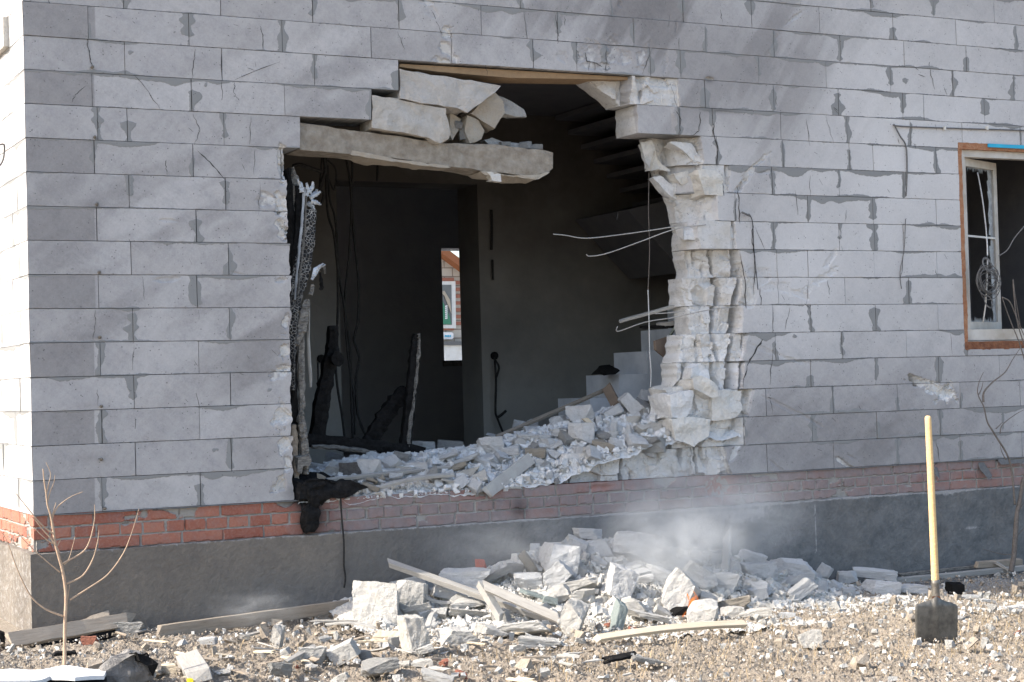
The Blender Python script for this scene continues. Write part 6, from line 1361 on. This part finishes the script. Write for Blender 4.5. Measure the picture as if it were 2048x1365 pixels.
# ================================================================== flames and smoke
def mat_flame():
    b = NB('flame'); em = b.n('ShaderNodeEmission'); c = b.mix(b.ramp(b.noise(30, det=3), .3, .7), (1.0, .16, .03), (1.0, .42, .08))
    b.set(em.inputs[0], c); em.inputs[1].default_value = .5
    tr = b.n('ShaderNodeBsdfTransparent'); mx = b.n('ShaderNodeMixShader')
    b.set(mx.inputs[0], b.ramp(b.noise(26, b.coord((1, 1, .5)), det=4), .35, .6, .1, .8)); b.set(mx.inputs[1], tr.outputs[0]); b.set(mx.inputs[2], em.outputs[0]); b.set(b.out.inputs[0], mx.outputs[0]); return b.m
fm = mat_flame(); yf = onheap(1322, 1154, 1392, 1222, fo_, -3, -.16)-.16
fl = empty('fire', tuple(P3(1378, 1232, yf)), label='small orange flames licking up beside the pointed sunlit chunk', cat='flames')
for i, pts in enumerate([[(1376,1226,7),(1381,1212,9),(1386,1200,8),(1391,1192,4),(1387,1183,1.5)],[(1386,1222,5),(1393,1208,6),(1395,1198,4),(1392,1190,1.5)],[(1364,1238,6),(1368,1230,4),(1372,1223,1.5)],[(1380,1206,4),(1377,1196,4),(1374,1187,1)],[(1383,1230,4),(1380,1222,5),(1384,1214,1.5)]]):
    a = Acc(); vs = [P3(u, v, yf-.01*i)-Vector(fl.location) for u, v, w_ in pts]; k = pxm(atY(1378, 1210, yf))
    tube(a, spline(vs, 5), [max(.002, float(np.interp(t, np.linspace(0, 1, len(pts)), [p[2]/2/k for p in pts]))) for t in np.linspace(0, 1, (len(pts)-1)*5+1)], 8, .3)
    o = link('flame', a.mesh('flame', True), fm); o.parent = fl
o = chunk(1357, 1233, 1372, 1256, yf-.02, 'char_grey', None, idx=31, name='burnt_stub', roll=.1); setp(o, 'burning wood stub under the flames', 'wood stub')
o = chunk(1342, 1215, 1376, 1240, yf+.05, 'char', None, idx=7, name='burnt_piece'); setp(o, 'black charred lump behind the flames', 'burnt debris')
def smoke(name, u0, v0, u1, v1, y, th, dens, sd, lb):
    c = P3((u0+u1)/2, (v0+v1)/2, y); k = pxm(c); sx, sz = (u1-u0)/2/k, (v1-v0)/2/k
    bm = bmesh.new(); bmesh.ops.create_uvsphere(bm, u_segments=24, v_segments=14, radius=1); me = bpy.data.meshes.new(name); bm.to_mesh(me); bm.free()
    mt = bpy.data.materials.new('smoke_'+name); mt.use_nodes = True; t = mt.node_tree; t.nodes.clear()
    out = t.nodes.new('ShaderNodeOutputMaterial'); pv = t.nodes.new('ShaderNodeVolumePrincipled'); t.links.new(pv.outputs[0], out.inputs['Volume'])
    pv.inputs['Color'].default_value = (.90, .93, .96, 1); pv.inputs['Anisotropy'].default_value = .2
    tc = t.nodes.new('ShaderNodeTexCoord'); ln = t.nodes.new('ShaderNodeVectorMath'); ln.operation = 'LENGTH'; t.links.new(tc.outputs['Object'], ln.inputs[0])
    mr = t.nodes.new('ShaderNodeMapRange'); mr.inputs[1].default_value = 1; mr.inputs[2].default_value = .1; t.links.new(ln.outputs['Value'], mr.inputs[0])
    nz = t.nodes.new('ShaderNodeTexNoise'); nz.inputs['Scale'].default_value = 2.3; nz.inputs['Detail'].default_value = 5; nz.inputs['Roughness'].default_value = .62; nz.inputs['Distortion'].default_value = .6
    ad = t.nodes.new('ShaderNodeVectorMath'); ad.operation = 'ADD'; ad.inputs[1].default_value = (sd, sd*2, 0); t.links.new(tc.outputs['Object'], ad.inputs[0]); t.links.new(ad.outputs[0], nz.inputs['Vector'])
    m2 = t.nodes.new('ShaderNodeMapRange'); m2.inputs[1].default_value = .38; m2.inputs[2].default_value = .7; t.links.new(nz.outputs[0], m2.inputs[0])
    pw = t.nodes.new('ShaderNodeMath'); pw.operation = 'POWER'; pw.inputs[1].default_value = 1.6; t.links.new(mr.outputs[0], pw.inputs[0])
    mu = t.nodes.new('ShaderNodeMath'); mu.operation = 'MULTIPLY'; t.links.new(pw.outputs[0], mu.inputs[0]); t.links.new(m2.outputs[0], mu.inputs[1])
    m3 = t.nodes.new('ShaderNodeMath'); m3.operation = 'MULTIPLY'; m3.inputs[1].default_value = dens; t.links.new(mu.outputs[0], m3.inputs[0]); t.links.new(m3.outputs[0], pv.inputs['Density'])
    o = link('smoke', me, mt, kind='stuff', label=lb, cat='smoke'); o.location = c; o.scale = (sx*1.1, th, sz); o.rotation_euler = (0, 0, -YAW*.5)
smoke('main', 1170, 970, 1520, 1240, -.75, .42, 12, .0, 'dense pale smoke just above the flames')
smoke('upper', 1130, 880, 1680, 1190, -.55, .38, 6.5, 2.3, 'thin smoke rising in front of the bricks and plinth at the right of the heap')
smoke('left', 820, 1000, 1240, 1200, -.5, .3, 2.6, 3.1, 'thin smoke drifting along the plinth left of the heap')
smoke('low', 400, 1170, 620, 1262, -.45, .2, 3.2, 5.2, 'small wisp of smoke at the foot of the plinth on the left')
sc.cycles.volume_step_rate = 2.0; sc.cycles.volume_max_steps = 96
